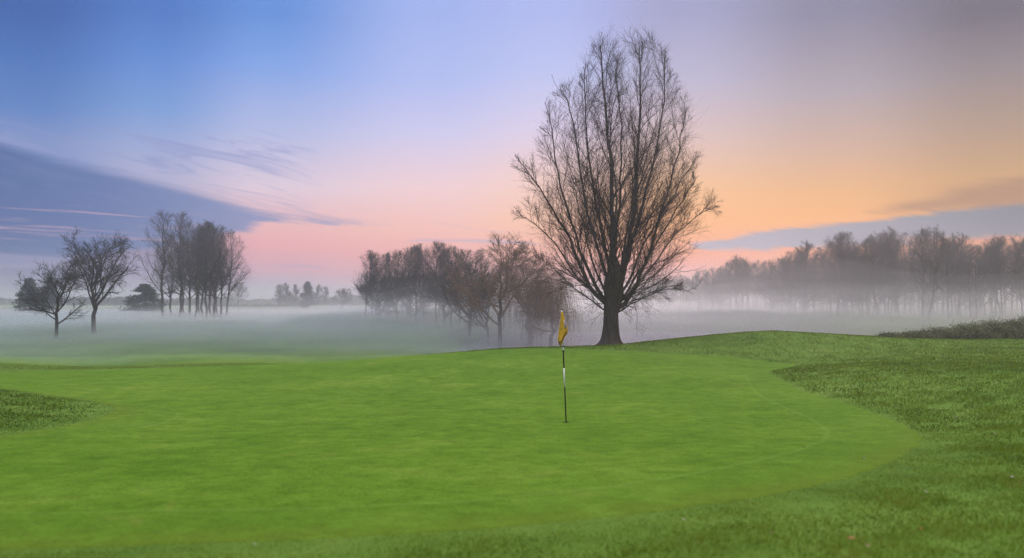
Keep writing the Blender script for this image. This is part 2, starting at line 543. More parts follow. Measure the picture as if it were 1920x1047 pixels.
def turf_mat(name, kind):
    mt, t, p = principled(name, (0.1, 0.2, 0.03), 1.0, 0.02)
    g = t.n('ShaderNodeTexCoord')
    ob = g.outputs['Object']
    big = t.noise(ob, 0.16, 3, 0.5, 0.3)
    mid = t.noise(ob, 1.1, 4, 0.6, 0.5)
    fine = t.noise(ob, 26, 3, 0.7)
    grain = t.noise(ob, 130, 2, 0.6)
    fleck = t.noise(ob, 3.6, 6, 0.72, 0.3)
    if kind == 'green':
        f = t.m('ADD', t.m('MULTIPLY', big, 0.5), t.m('MULTIPLY', mid, 0.5))
        c = t.ramp(f, [(0.34, (0.066, 0.138, 0.008)), (0.52, (0.100, 0.182, 0.014)), (0.70, (0.148, 0.222, 0.026))])
        fl = t.m('ADD', t.m('MULTIPLY', fleck, 0.36), t.m('ADD', t.m('MULTIPLY', fine, 0.38), t.m('MULTIPLY', grain, 0.26)))
        c = t.mix(1.0, c, t.ramp(fl, [(0.38, (0.56, 0.62, 0.52)), (0.5, (1.0, 1.0, 1.0)), (0.62, (1.46, 1.36, 1.65))]), 'MULTIPLY')
        worn = t.smooth(t.noise(ob, 0.55, 5, 0.65, 1.0), 0.60, 0.75)
        c = t.mix(t.m('MULTIPLY', worn, 0.55), c, (0.20, 0.205, 0.040))
        mark = t.m('MULTIPLY', t.smooth(t.noise(ob, 7.0, 2, 0.5), 0.69, 0.74), t.smooth(t.noise(ob, 0.3, 2), 0.42, 0.6))
        c = t.mix(t.m('MULTIPLY', mark, 0.40), c, (0.13, 0.125, 0.040))
        at_ = t.n('ShaderNodeAttribute', attribute_name='edge')
        e = at_.outputs['Fac']                       # metres in from the edge of the green
        collar = t.smooth(e, 1.15, 1.05)
        c = t.mix(t.m('MULTIPLY', collar, 0.22), c, (0.075, 0.150, 0.014))
        line = t.m('MULTIPLY', t.smooth(e, 1.04, 1.10), t.smooth(e, 1.17, 1.11))
        c = t.mix(t.m('MULTIPLY', line, 0.13), c, (0.24, 0.33, 0.075))
        # the apron grows out gradually into the rough
        s2 = t.n('ShaderNodeAttribute', attribute_name='apron').outputs['Fac']
        ap = t.m('MULTIPLY', s2, t.smooth(t.m('ADD', e, t.m('ADD', t.m('MULTIPLY', t.m('SUBTRACT', mid, .5), 1.0), t.m('MULTIPLY', t.m('SUBTRACT', fleck, .5), 1.4))), 0.62, -0.1))
        c = t.mix(t.m('MULTIPLY', ap, 0.85), c, t.ramp(fl, [(0.38, (0.070, 0.118, 0.010)), (0.62, (0.140, 0.196, 0.020))]))
        t.l(c, p.inputs['Base Color'])
        hb = t.m('ADD', t.m('MULTIPLY', grain, 0.6), t.m('MULTIPLY', fine, 1.0))
        bs, bd = 0.8, 0.014
    else:
        f = t.m('ADD', t.m('ADD', t.m('MULTIPLY', big, 0.4), t.m('MULTIPLY', mid, 0.35)), t.m('MULTIPLY', fine, 0.25))
        c = t.ramp(f, [(0.36, (0.060, 0.115, 0.016)), (0.52, (0.105, 0.180, 0.026)), (0.68, (0.160, 0.230, 0.045))])
        t.l(c, p.inputs['Base Color'])
        hb = t.m('ADD', t.m('MULTIPLY', mid, 1.0), t.m('MULTIPLY', fine, 0.5))
        bs, bd = 0.6, 0.05
    b = t.n('ShaderNodeBump')
    b.inputs['Strength'].default_value = bs
    b.inputs['Distance'].default_value = bd
    t.l(hb, b.inputs['Height'])
    t.l(b.outputs[0], p.inputs['Normal'])
    return mt


M_GREEN = turf_mat('mown_green_turf', 'green')
M_ROUGH = turf_mat('rough_turf', 'rough')


def geo_axis(a0, a1, step, far, ratio):
    v = list(np.arange(a0, a1 + 1e-6, step))
    s = step
    while v[-1] < far:
        s *= ratio
        v.append(v[-1] + s)
    return np.array(v)


def build_ground():
    xp = geo_axis(0, 24, 0.25, 1100, 1.10)
    xs = np.concatenate([-xp[:0:-1], xp])
    ys = np.concatenate([np.arange(-30, 3, 1.0), geo_axis(3, 46, 0.2, 1500, 1.07)])
    gx, gy = np.meshgrid(xs, ys, indexing='ij')
    V = np.stack([gx, gy, ground(gx, gy)], -1).reshape(-1, 3)
    o = mesh_obj('ground', V, [grid_faces(len(xs), len(ys))], None, M_ROUGH)
    tag(o, 'rough grass and hazy fairway ground around the putting green', 'ground', kind='structure')
    # the green: rings from its outline inwards
    nr = 110
    tt = np.concatenate([np.linspace(1, 0.9, 30, endpoint=False), np.linspace(0.9, 0.0, nr - 30)])
    pts = GC[None, None] + (GB[None] - GC[None, None]) * tt[:, None, None]
    m = len(GB)
    Vx, Vy = pts[..., 0].ravel(), pts[..., 1].ravel()
    ee = -in_green(Vx, Vy)
    V = np.stack([Vx, Vy, ground(Vx, Vy) + np.where(ee < 0.02, -0.01, 0.006)], -1)
    i = np.arange(nr - 1)[:, None] * m
    j = np.arange(m)[None]
    j2 = (j + 1) % m
    F = np.stack([i + j, i + j2, i + m + j2, i + m + j], -1).reshape(-1, 4)
    rad = np.linalg.norm(GB - GC, axis=1)
    o = mesh_obj('putting_green', V, [F], None, M_GREEN, attrs={'edge': ee * 0.8, 'apron': np.clip(np.maximum((16 - Vy) / 4, (-7.0 - Vx) * (Vy < 24)), 0, 1)})
    tag(o, 'bright mown putting green with the flag standing in it', 'putting green', kind='structure')


build_ground()


# ------------------------------------------------------------------ pond
def build_pond():
    mt, t, p = principled('pond_water', (0.02, 0.03, 0.03), 0.06, 0.5)
    g = t.n('ShaderNodeTexCoord')
    b = t.n('ShaderNodeBump')
    b.inputs['Strength'].default_value = 0.12
    b.inputs['Distance'].default_value = 0.05
    t.l(t.noise(g.outputs['Object'], 1.2, 3), b.inputs['Height'])
    t.l(b.outputs[0], p.inputs['Normal'])
    n = 96
    a = np.linspace(0, 2 * np.pi, n, endpoint=False)
    r = 1 + 0.10 * np.sin(2 * a + 1) + 0.06 * np.sin(5 * a)
    cx, cy = 14, 76
    ring = np.stack([cx + 34 * r * np.cos(a), cy + 24 * r * np.sin(a)], 1)
    V = [(cx, cy, -1.45)] + [(x, y, -1.45) for x, y in ring]
    F = np.array([(0, 1 + k, 1 + (k + 1) % n) for k in range(n)])
    o = mesh_obj('pond_water', np.array(V), [F], None, mt)
    tag(o, 'still pond shining pale behind the willow and the big tree', 'pond', kind='structure')


build_pond()


# ------------------------------------------------------------------ grass blades of the rough
def blade_mat():
    mt = bpy.data.materials.new('grass_blade')
    mt.use_nodes = True
    t = NT(mt.node_tree)
    a = t.n('ShaderNodeAttribute', attribute_name='tone')
    c = t.ramp(a.outputs['Fac'], [(0.0, (0.056, 0.092, 0.006)), (0.45, (0.128, 0.194, 0.010)), (0.8, (0.195, 0.252, 0.020)), (1.0, (0.29, 0.28, 0.08))])
    d = t.n('ShaderNodeBsdfDiffuse')
    tr = t.n('ShaderNodeBsdfTranslucent')
    t.l(c, d.inputs[0])
    t.l(c, tr.inputs[0])
    mx = t.n('ShaderNodeMixShader')
    mx.inputs[0].default_value = 0.35
    t.l(d.outputs[0], mx.inputs[1])
    t.l(tr.outputs[0], mx.inputs[2])
    o = t.n('ShaderNodeOutputMaterial')
    t.l(mx.outputs[0], o.inputs[0])
    return mt


M_BLADE = blade_mat()


def blades(zones):
    PP, HH, WW, TT = [], [], [], []
    for (x0, x1, y0, y1, dens, h, w, tone) in zones:
        n = int((x1 - x0) * (y1 - y0) * dens)
        x = rng.uniform(x0, x1, n)
        y = rng.uniform(y0, y1, n)
        # keep what the lens can see plus a margin for a step to the side
        e = in_green(x, y)
        patch = waves(x, y, 21, 1.6) + 0.7 * waves(x, y, 22, 0.5)
        soft = np.where((y < 13) | (x < -7), 0.55, 0.12) * np.clip(rng.random(n) ** 2.2, 0, 1)
        keep = (e > -0.02 - soft * (rng.random(n) < 0.6)) & (np.abs(x) < 0.80 * y + 2.0) & (rng.random(n) < 0.75 + 0.5 * patch)
        x, y, e, patch = x[keep], y[keep], e[keep], patch[keep]
        n = len(x)
        near_edge = np.clip(0.30 + (e + 0.03) / np.where((y < 13) | (x < -7), 1.8, 0.4), 0.25, 1)
        hh = h * rng.uniform(0.5, 1.35, n) * near_edge * (1 + 0.45 * patch)
        PP.append(np.stack([x, y, ground(x, y)], 1))
        HH.append(np.maximum(hh, 0.008))
        WW.append(w * rng.uniform(0.6, 1.3, n))
        TT.append(np.clip(tone + 0.22 * (1 - near_edge) * (y < 13) + 0.22 * waves(x, y, 24, 0.9) + 0.15 * waves(x, y, 25, 0.35) + 0.25 * waves(x, y, 23, 2.6) + 0.2 * patch + rng.normal(0, 0.16, n) + np.where(rng.random(n) < 0.05, 0.4, 0), 0, 1))
    P = np.concatenate(PP)
    H = np.concatenate(HH)
    Wd = np.concatenate(WW)
    T = np.concatenate(TT)
    n = len(P)
    a = rng.uniform(0, 2 * np.pi, n)
    side = np.stack([np.cos(a), np.sin(a), np.zeros(n)], 1)
    b = rng.uniform(0, 2 * np.pi, n)
    lean = np.stack([np.cos(b), np.sin(b), np.zeros(n)], 1) * rng.uniform(0.1, 0.9, n)[:, None] + np.array([0.25, -0.05, 0])
    up = np.array([0, 0, 1.0])
    v0 = P - side * Wd[:, None] * .5 - up * 0.005
    v1 = P + side * Wd[:, None] * .5 - up * 0.005
    mid = P + (up * 0.6 + lean * 0.25) * H[:, None]
    v2 = mid + side * Wd[:, None] * .38
    v3 = mid - side * Wd[:, None] * .38
    v4 = P + (up * 0.95 + lean * 0.8) * H[:, None]
    V = np.stack([v0, v1, v2, v3, v4], 1).reshape(-1, 3)
    k = np.arange(n)[:, None] * 5
    o = mesh_obj('rough_grass', V, [k + np.array([[0, 1, 2, 3]]), k + np.array([[3, 2, 4]])], None, M_BLADE, smooth=False, attrs={'tone': np.repeat(T, 5)})
    tag(o, 'longer dull green rough grass round the edge of the putting green', 'grass', kind='stuff')
    return n


NB = blades([
    (-7, 7.5, 4.2, 6.2, 5200, 0.024, 0.0040, 0.42),
    (-2, 9, 6.2, 9, 3600, 0.026, 0.0050, 0.40),
    (2, 13, 9, 13, 2200, 0.032, 0.0065, 0.36),
    (5, 17, 13, 19, 1100, 0.040, 0.009, 0.33),
    (6, 22, 19, 26, 560, 0.044, 0.012, 0.34),
    (6, 27, 26, 34, 300, 0.048, 0.016, 0.36),
    (-4, 34, 34, 44, 190, 0.046, 0.020, 0.36),
    (-16, -7.2, 8, 16, 1300, 0.030, 0.0085, 0.12),
    (-20, -7.6, 16, 25, 700, 0.032, 0.012, 0.14),
    (-26, -4, 30, 40, 110, 0.030, 0.020, 0.62),
])
print('blades', NB)


# ------------------------------------------------------------------ tree growing
def interp_poly(P, Rr, idx, t):
    n = P.shape[1]
    f = t * (n - 1)
    i = np.minimum(f.astype(int), n - 2)
    w = (f - i)[:, None]
    a, b = P[idx, i], P[idx, i + 1]
    r = Rr[idx, i] * (1 - w[:, 0]) + Rr[idx, i + 1] * w[:, 0]
    return a * (1 - w) + b * w, norm(b - a), r


def march(S, D, L, nseg, up, wob, r, sag=0.0):
    """grow polylines from S along D; up pulls towards the sky (negative droops)"""
    n = len(S)
    P = np.empty((n, nseg + 1, 3))
    P[:, 0] = S
    d = D.copy()
    for s in range(nseg):
        pull = (up + sag * s / nseg)
        d = norm(d + np.array([0, 0, 1.0]) * (pull if np.ndim(pull) == 0 else pull[:, None]) + r.normal(0, wob, (n, 3)))
        P[:, s + 1] = P[:, s] + d * (L / nseg)[:, None]
    return P


def spawn(P, Rr, k, t0, t1, ang, asd, L, falloff, lsd, nseg, up, wob, rr, rmin, r, env=None, sag=0.0, flat=0.0):
    B = len(P)
    idx = np.repeat(np.arange(B), k)
    t = (np.tile(np.arange(k), B) + r.random(B * k)) / k
    t = t0 + (t1 - t0) * t
    S, T, rad = interp_poly(P, Rr, idx, t)
    rv = norm(r.normal(0, 1, S.shape) * np.array([1, 1, 1 - flat]))
    side = norm(np.cross(T, rv))
    a = np.radians(r.normal(ang, asd, len(S)))[:, None]
    D = norm(T * np.cos(a) + side * np.sin(a))
    plen = np.linalg.norm(np.diff(P, axis=1), axis=2).sum(1)[idx]
    LL = L * plen * (1 - falloff * (t - t0) / max(1e-6, t1 - t0)) * np.clip(r.normal(1, lsd, len(S)), 0.35, 1.7)
    Q = march(S, D, LL, nseg, up, wob, r, sag)
    if env is not None:
        for _ in range(3):
            bad = ~env(Q[:, -1])
            Q[bad] = S[bad][:, None] + (Q[bad] - S[bad][:, None]) * 0.75
        if getattr(env, 'drop', False):
            k_ = env(Q[:, -1]) | (r.random(len(Q)) < 0.25)
            S, Q, rad = S[k_], Q[k_], rad[k_]
    r0 = np.maximum(rad * rr * np.clip(r.normal(1, .15, len(S)), .6, 1.3), rmin)
    r0 = np.minimum(r0, np.maximum(rad * 0.9, rmin))
    RR = r0[:, None] * np.linspace(1, 0.35, nseg + 1)[None]
    return Q, np.maximum(RR, rmin * 0.5)


def catmull(P, n):
    P = np.asarray(P, float)
    Q = np.vstack([2 * P[0] - P[1], P, 2 * P[-1] - P[-2]])
    tt = np.linspace(0, len(P) - 1 - 1e-6, n)
    i = tt.astype(int)
    t = (tt - i)[:, None]
    p0, p1, p2, p3 = Q[i], Q[i + 1], Q[i + 2], Q[i + 3]
    return 0.5 * (2 * p1 + (-p0 + p2) * t + (2 * p0 - 5 * p1 + 4 * p2 - p3) * t * t + (-p0 + 3 * p1 - 3 * p2 + p3) * t ** 3)


# ------------------------------------------------------------------ the big bare willow
def hero_tree():
    r = np.random.default_rng(42)
    D = 40.0
    bx, by, _ = at(1144, 647, D)
    bz = gz(bx, by)
    root = empty('bare_tree', (bx, by, bz), label='tall bare spreading tree standing alone behind the putting green', cat='tree')
    k = D / FPX

    def L(pts, depth, r0, r1, n=14):
        """limb from photo offsets; depth: how far it leans towards (-) or away (+) at its end"""
        P = []
        for i, (x, y) in enumerate(pts):
            f = i / (len(pts) - 1)
            P.append(((x - 1144) * k, depth * f ** 0.9, (647 - y) * k))
        P = [(0.12, 0.0, P[0][2] - 0.28)] + P if P[0][2] > 1.6 else P
        P = catmull(P, n)
        P[2:] += r.normal(0, 0.035, (n - 2, 3))
        P[:, 2] *= 0.972
        r0 = r0 * (0.86 if r0 > 0.3 else 0.74)
        return P, r0 + (r1 * .7 - r0) * np.linspace(0, 1, n) ** 0.48

    # trunk with root flare
    tz = np.array([-0.25, 0.0, 0.10, 0.25, 0.55, 1.0, 1.6, 2.1, 2.5, 2.9, 3.3, 3.8, 4.4])
    tr = np.array([0.86, 0.66, 0.54, 0.46, 0.405, 0.37, 0.355, 0.36, 0.40, 0.45, 0.44, 0.30, 0.04])
    tx = np.array([0, 0, 0, 0, 0.0, 0.02, 0.04, 0.06, 0.09, 0.14, 0.2, 0.26, 0.30])
    a = np.linspace(0, 2 * np.pi, 28, endpoint=False)
    ring = []
    for z, q, x in zip(tz, tr, tx):
        fl = np.clip((0.7 - z) / 0.9, 0, 1)
        lob = 1 + (0.05 + 0.16 * fl) * np.sin(5 * a + 0.8) + 0.05 * np.sin(9 * a + z * 2) + 0.03 * np.sin(3 * a + z * 3)
        ring.append(np.stack([x + q * lob * np.cos(a), q * lob * np.sin(a), np.full(28, z)], 1))
    V = np.array(ring).reshape(-1, 3)
    n, m = len(tz), 28
    i = np.arange(n - 1)[:, None] * m
    j = np.arange(m)[None]
    j2 = (j + 1) % m
    F = np.stack([i + j, i + j2, i + m + j2, i + m + j], -1).reshape(-1, 4)
    mesh_obj('trunk', V, [F], None, M_BARK, root)

    limbs = [
        # the two leaders
        L([(1152, 560), (1150, 500), (1148, 420), (1146, 330), (1138, 230), (1130, 140), (1124, 72)], -0.5, 0.36, 0.030, 20),
        L([(1160, 560), (1172, 490), (1186, 420), (1196, 330), (1202, 220), (1206, 130), (1204, 60)], 0.5, 0.34, 0.028, 20),
        # further uprights
        L([(1150, 520), (1158, 430), (1166, 340), (1170, 240), (1166, 150), (1160, 95)], 1.2, 0.17, 0.024, 18),
        L([(1168, 510), (1192, 420), (1216, 330), (1234, 230), (1244, 150), (1240, 100)], -0.9, 0.18, 0.024, 18),
        L([(1146, 520), (1128, 420), (1112, 320), (1104, 220), (1102, 130), (1106, 85)], 1.4, 0.17, 0.024, 18),
        # left side
        L([(1134, 566), (1106, 536), (1082, 482), (1060, 430), (1034, 386), (1004, 334), (972, 296)], -0.8, 0.27, 0.022, 18),
        L([(1132, 556), (1100, 500), (1076, 420), (1050, 330), (1040, 250), (1026, 168)], 0.9, 0.22, 0.022, 18),
        L([(1140, 530), (1116, 450), (1094, 370), (1078, 280), (1066, 200), (1046, 160)], -1.6, 0.19, 0.022, 18),
        L([(1128, 562), (1090, 520), (1050, 462), (1010, 412), (976, 392)], 1.5, 0.15, 0.018, 15),
        L([(1126, 574), (1086, 548), (1040, 510), (1000, 470)], -1.8, 0.10, 0.014, 12),
        # right side
        L([(1164, 574), (1192, 538), (1216, 480), (1238, 410), (1262, 330), (1284, 250), (1290, 200)], 0.8, 0.25, 0.022, 18),
        L([(1170, 540), (1206, 460), (1250, 390), (1290, 320), (1318, 282)], 1.6, 0.15, 0.018, 15),
        L([(1168, 560), (1218, 500), (1262, 440), (1304, 398), (1322, 384)], -0.6, 0.13, 0.016, 14),
        L([(1166, 578), (1206, 556), (1250, 536), (1292, 528)], 1.2, 0.11, 0.014, 12),
        L([(1166, 572), (1214, 548), (1256, 540), (1284, 548)], -2.0, 0.09, 0.012, 12),
        # towards and away from the green
        L([(1150, 560), (1140, 480), (1150, 380), (1130, 280), (1136, 200)], -3.8, 0.18, 0.020, 16),
        L([(1154, 560), (1176, 470), (1196, 370), (1214, 270), (1220, 200)], 4.0, 0.18, 0.020, 16),
        L([(1148, 566), (1120, 500), (1104, 420), (1092, 350), (1090, 300)], 4.4, 0.16, 0.018, 15),
        L([(1160, 566), (1196, 500), (1230, 430), (1256, 380), (1270, 350)], -4.4, 0.15, 0.018, 15),
    ]
    ez = np.array([-1, 1.0, 2.0, 3.0, 4.2, 5.6, 7.0, 8.6, 9.8, 11.0, 12.2, 13.4, 14.4, 15.6, 16])
    erL = np.array([0, 1.0, 2.6, 4.0, 4.8, 5.0, 5.0, 5.05, 4.5, 3.5, 3.3, 2.0, 1.3, .9, 0.3])
    erR = np.array([0, 0.8, 2.6, 4.2, 4.7, 4.9, 5.0, 4.8, 4.5, 4.1, 3.7, 2.9, 2.6, 1.7, 0.3])

    def env(p):
        rad = np.hypot(p[:, 0] - 0.2, p[:, 1])
        w = np.clip(0.5 + 0.5 * p[:, 0] / np.maximum(rad, .1), 0, 1)
        return rad / 1.06 < np.interp(p[:, 2], ez, erL) * (1 - w) + np.interp(p[:, 2], ez, erR) * w

    env.drop = True
    crown = Tubes()
    for P, q in limbs:
        t = Tubes()
        t.add(P, q, 9)
        t.build('limb', M_BARK, root)
    for P, q in limbs:
        P1, q1 = P[None], q[None]
        ln = np.linalg.norm(np.diff(P, axis=0), axis=1).sum()
        ns = int(5 + ln * 1.6) if q[0] > 0.075 else 9
        s1, r1 = spawn(P1, q1, ns, 0.20, 0.98, 31, 9, 0.30, 0.55, 0.30, 7, 0.06, 0.08, 0.36, 0.013, r, env)
        r1 = np.minimum(r1, 0.024)
        crown.add(s1, r1, 5)
        s2, r2 = spawn(s1, r1, 8, 0.15, 0.98, 33, 10, 0.48, 0.5, 0.3, 5, 0.05, 0.10, 0.45, 0.0062, r, env)
        crown.add(s2, r2, 3)
        s3, r3 = spawn(s2, r2, 11, 0.12, 1.0, 32, 12, 0.74, 0.4, 0.4, 4, 0.06, 0.12, 0.6, 0.0037, r, None)
        crown.add(s3, r3, 3)
        # short twigs straight off the limb
        s4, r4 = spawn(P1, q1, int(ln * 3), 0.3, 1.0, 38, 14, 0.13, 0.25, 0.4, 5, 0.06, 0.1, 0.2, 0.007, r, env)
        crown.add(s4, r4, 3)
        s5, r5 = spawn(s4, r4, 7, 0.12, 1.0, 33, 12, 0.65, 0.4, 0.35, 4, 0.06, 0.12, 0.6, 0.0040, r, None)
        crown.add(s5, r5, 3)
    # fine drooping shoots round the fork
    lowP = [l for l in limbs if l[0][-1, 2] < 6.5]
    for P, q in lowP + limbs[5:7] + limbs[10:12]:
        ln = np.linalg.norm(np.diff(P, axis=0), axis=1).sum()
        s1, r1 = spawn(P[None], q[None], 7, 0.08, 0.6, 56, 14, 1.6 / ln, 0.2, 0.35, 8, -0.03, 0.13, 0.2, 0.010, r, None, sag=-0.10)
        r1 = np.minimum(r1, 0.022)
        crown.add(s1, r1, 4)
        s2, r2 = spawn(s1, r1, 8, 0.2, 1.0, 38, 12, 0.46, 0.4, 0.35, 5, -0.01, 0.12, 0.6, 0.0055, r, None)
        crown.add(s2, r2, 3)
        s3, r3 = spawn(s2, r2, 4, 0.2, 1.0, 36, 12, 0.5, 0.4, 0.35, 3, 0.0, 0.11, 0.6, 0.0048, r, None)
        crown.add(s3, r3, 3)
    crown.build('crown', M_TWIG, root)
    return root


hero_tree()


# ------------------------------------------------------------------ other trees: prototypes about 10 m tall
def round_tree(seed, H, spread, trunk_h, name, label, cat='tree', limbs_n=9, dens=1.0, tw=0.012, twig=M_TWIG_FAR, group=None, lean=0.0):
    """broad bare tree: short trunk, radiating limbs, rounded twiggy crown"""
    r = np.random.default_rng(seed)
    root = empty(name, (0, 0, 0), label=label, cat=cat, group=group)
    tr = Tubes()
    P = np.array([(lean * f * f * H, 0, f * H * 0.75) for f in np.linspace(-0.03, 1, 12)])
    P[4:, :2] += r.normal(0, 0.012 * H, (8, 2))
    q = H * np.interp(np.linspace(0, 1, 12), [0, .05, .4, 1], [.030, .022, .017, .003])
    tr.add(P, q, 10)
    tr.build('trunk', M_BARK_FAR, root)
    c = Tubes()
    zc, zr = (trunk_h + H) / 2, (H - trunk_h * 0.6) / 2 * 1.05

    def env(p):
        return (np.hypot(p[:, 0], p[:, 1]) / spread) ** 2 + ((p[:, 2] - zc) / zr) ** 2 < 1

    s1, r1 = spawn(P[None], q[None], limbs_n, trunk_h / (H * .75) * 0.9, 0.97, 52, 13, 0.85, 0.55, 0.15, 9, 0.05, 0.10, 0.62, 0.02, r, env)
    c.add(s1, r1, 6)
    s2, r2 = spawn(s1, r1, int(10 * dens), 0.16, 0.98, 42, 12, 0.46, 0.5, 0.3, 6, 0.03, 0.13, 0.5, tw * 1.4, r, env)
    c.add(s2, r2, 4)
    s3, r3 = spawn(s2, r2, int(6 * dens), 0.18, 1.0, 36, 12, 0.55, 0.4, 0.3, 4, 0.03, 0.12, 0.6, tw, r, env)
    c.add(s3, r3, 3)
    s4, r4 = spawn(s3, r3, int(5 * dens), 0.15, 1.0, 34, 12, 0.7, 0.35, 0.35, 3, 0.03, 0.13, 0.6, tw * 0.5, r, None)
    c.add(s4, r4, 3)
    c.build('crown', twig, root)
    return root


def slender_tree(seed, H, spread, bare, name, label, group, dens=1.0, tw=0.016, cat='tree', twig=M_TWIG_FAR, top=1.0):
    """straight-stemmed bare woodland tree with steep branches and a twiggy top"""
    r = np.random.default_rng(seed)
    root = empty(name, (0, 0, 0), label=label, cat=cat, group=group)
    f = np.linspace(-0.03, 1, 14)
    P = np.stack([np.zeros(14), np.zeros(14), f * H], 1)
    P[2:, :2] += np.cumsum(r.normal(0, 0.008 * H, (12, 2)), 0)
    q = H * np.interp(f, [-.03, .05, .5, 1], [.017, .012, .008, .0012])
    t = Tubes()
    t.add(P, q, 8)
    t.build('trunk', M_BARK_FAR, root)
    c = Tubes()

    def env(p):
        z = p[:, 2] / H
        return np.hypot(p[:, 0], p[:, 1]) < spread * np.interp(z, [0, bare, bare + .25, .75, .95, 1.02], [.35, .6, 1, .9, .45 * top, 0.05])

    s1, r1 = spawn(P[None], q[None], int(34 * dens), bare, 0.98, 46, 10, 0.34, 0.62, 0.25, 8, 0.08, 0.09, 0.42, 0.018, r, env)
    r1 = np.minimum(r1, 0.05)
    c.add(s1, r1, 4)
    s2, r2 = spawn(s1, r1, int(10 * dens), 0.12, 0.98, 38, 12, 0.44, 0.45, 0.3, 5, 0.06, 0.12, 0.5, tw * .8, r, env)
    c.add(s2, r2, 3)
    s3, r3 = spawn(s2, r2, int(6 * dens), 0.12, 1.0, 36, 13, 0.85, 0.35, 0.4, 4, 0.06, 0.12, 0.6, tw * 0.45, r, None)
    c.add(s3, r3, 3)
    c.build('crown', twig, root)
    return root


def weeping_tree(seed, H, spread, name, label, group, cat='tree', strands=1.0):
    r = np.random.default_rng(seed)
    root = empty(name, (0, 0, 0), label=label, cat=cat, group=group)
    f = np.linspace(-0.05, 1, 10)
    P = np.stack([0.03 * H * f, 0 * f, f * H * 0.6], 1)
    P[2:, :2] += r.normal(0, 0.02 * H, (8, 2))
    q = H * np.interp(f, [-.05, .1, 1], [.05, .034, .012])
    t = Tubes()
    t.add(P, q, 9)
    t.build('trunk', M_BARK_FAR, root)
    c = Tubes()
    zc = H * 0.5

    def env(p):
        return ((np.hypot(p[:, 0], p[:, 1]) / spread) ** 2 + (np.maximum(p[:, 2] - zc, 0) / (H * .5)) ** 2 < 1) & (p[:, 2] > 0.12)

    s1, r1 = spawn(P[None], q[None], 13, 0.35, 0.98, 46, 10, 0.95, 0.3, 0.2, 9, 0.06, 0.10, 0.55, 0.03, r, env)
    c.add(s1, r1, 6)
    s2, r2 = spawn(s1, r1, 9, 0.2, 1.0, 42, 12, 0.42, 0.4, 0.3, 6, 0.05, 0.12, 0.5, 0.02, r, env, sag=-0.12)
    c.add(s2, r2, 4)
    s3, r3 = spawn(s2, r2, 8, 0.1, 1.0, 50, 16, 0.75, 0.3, 0.35, 6, -0.10, 0.10, 0.5, 0.010, r, env, sag=-0.5)
    c.add(s3, r3, 3)
    # long hanging strands
    k = int(3 * strands)
    idx = np.repeat(np.arange(len(s3)), k)
    S, T, _ = interp_poly(s3, r3, idx, r.random(len(idx)))
    keep = r.random(len(idx)) < np.clip(np.hypot(S[:, 0], S[:, 1]) / spread + 0.1, 0, 1)
    S, T = S[keep], T[keep]
    Ld = np.clip(S[:, 2] * r.uniform(0.25, 0.92, len(S)), 0.3, H * 0.75)
    Q = march(S, norm(T * 0.6 + r.normal(0, 0.3, S.shape)), Ld, 7, -0.35, 0.05, r, sag=-0.7)
    Q[:, :, 2] = np.maximum(Q[:, :, 2], 0.05)
    c.add(Q, np.full(Q.shape[:2], 0.007) * np.linspace(1.1, .6, 8)[None], 3)
    c.build('crown', M_TWIG_GOLD, root)
    return root


def leaf_cloud(C, size, r, aspect=0.5):
    """leaf quads at centres C with random facing"""
    n = len(C)
    a = norm(r.normal(0, 1, (n, 3)))
    b = norm(np.cross(a, r.normal(0, 1, (n, 3))))
    s = size * r.uniform(0.6, 1.4, (n, 1))
    V = np.stack([C - a * s, C - b * s * aspect, C + a * s, C + b * s * aspect], 1).reshape(-1, 3)
    return V, np.arange(n * 4).reshape(n, 4)


def evergreen(seed, H, width, name, label, n=9000, leaf=0.16, group=None, pointed=1.0):
    r = np.random.default_rng(seed)
    root = empty(name, (0, 0, 0), label=label, cat='tree', group=group)
    t = Tubes()
    P = np.array([(0, 0, f * H * 0.93) for f in np.linspace(-0.04, 1, 6)])
    t.add(P, H * np.linspace(0.025, 0.003, 6), 8)
    t.build('trunk', M_BARK_FAR, root)
    # foliage sits in sprays on whorled boughs
    nb = 130
    z = r.random(nb) ** 0.8
    w = width * np.interp(z, [0, .15, .5, .8, 1], [.75, 1, .8, .45, .04]) * r.uniform(.72, 1.1, nb)
    a = r.uniform(0, 2 * np.pi, nb)
    f = r.random((n,)) ** 0.6
    i = r.integers(0, nb, n)
    C = np.stack([np.cos(a[i]) * w[i] * f, np.sin(a[i]) * w[i] * f, (0.01 + 0.98 * z[i]) * H - 0.10 * w[i] * f ** 2], 1)
    C += r.normal(0, 0.035 * H, C.shape) * np.array([1, 1, .6])
    C[:, 2] = np.maximum(C[:, 2], 0.15)
    V, F = leaf_cloud(C, leaf, r, 0.45)
    mesh_obj('crown', V, [F], None, M_EVERGREEN, root, smooth=False)
    return root


rnd = random.Random(5)


def put(root, px, Yd, top_y=None, H0=None, rz=0.0, sx=1.0, base=None):
    """stand a tree on the ground at photo column px and depth Yd; scale it so that its top reaches row top_y"""
    X_ = (px - 960) / FPX * Yd
    z = gz(X_, Yd)
    root.location = (X_, Yd, z - 0.05)
    root.rotation_euler = (rnd.gauss(0, .028), rnd.gauss(0, .028), rz)
    if top_y is not None:
        h = CAM_Z - (top_y - HORIZON) / FPX * Yd - z
        s = h / H0
        root.scale = (s * sx, s * sx, s)
    return root



# --- two broad trees on the left
put(round_tree(3, 8.4, 3.7, 2.2, 'bare_tree', 'larger of the two round bare trees on the misty left fairway', lean=0.01, limbs_n=17, tw=0.013, dens=1.05), 177, 68, 432, 8.4, 0.4)
put(round_tree(9, 6.6, 3.0, 1.4, 'bare_tree', 'smaller round bare tree on the misty left fairway beside dark evergreens', limbs_n=16, tw=0.012, dens=1.05), 107, 62, 482, 6.6, 2.0)

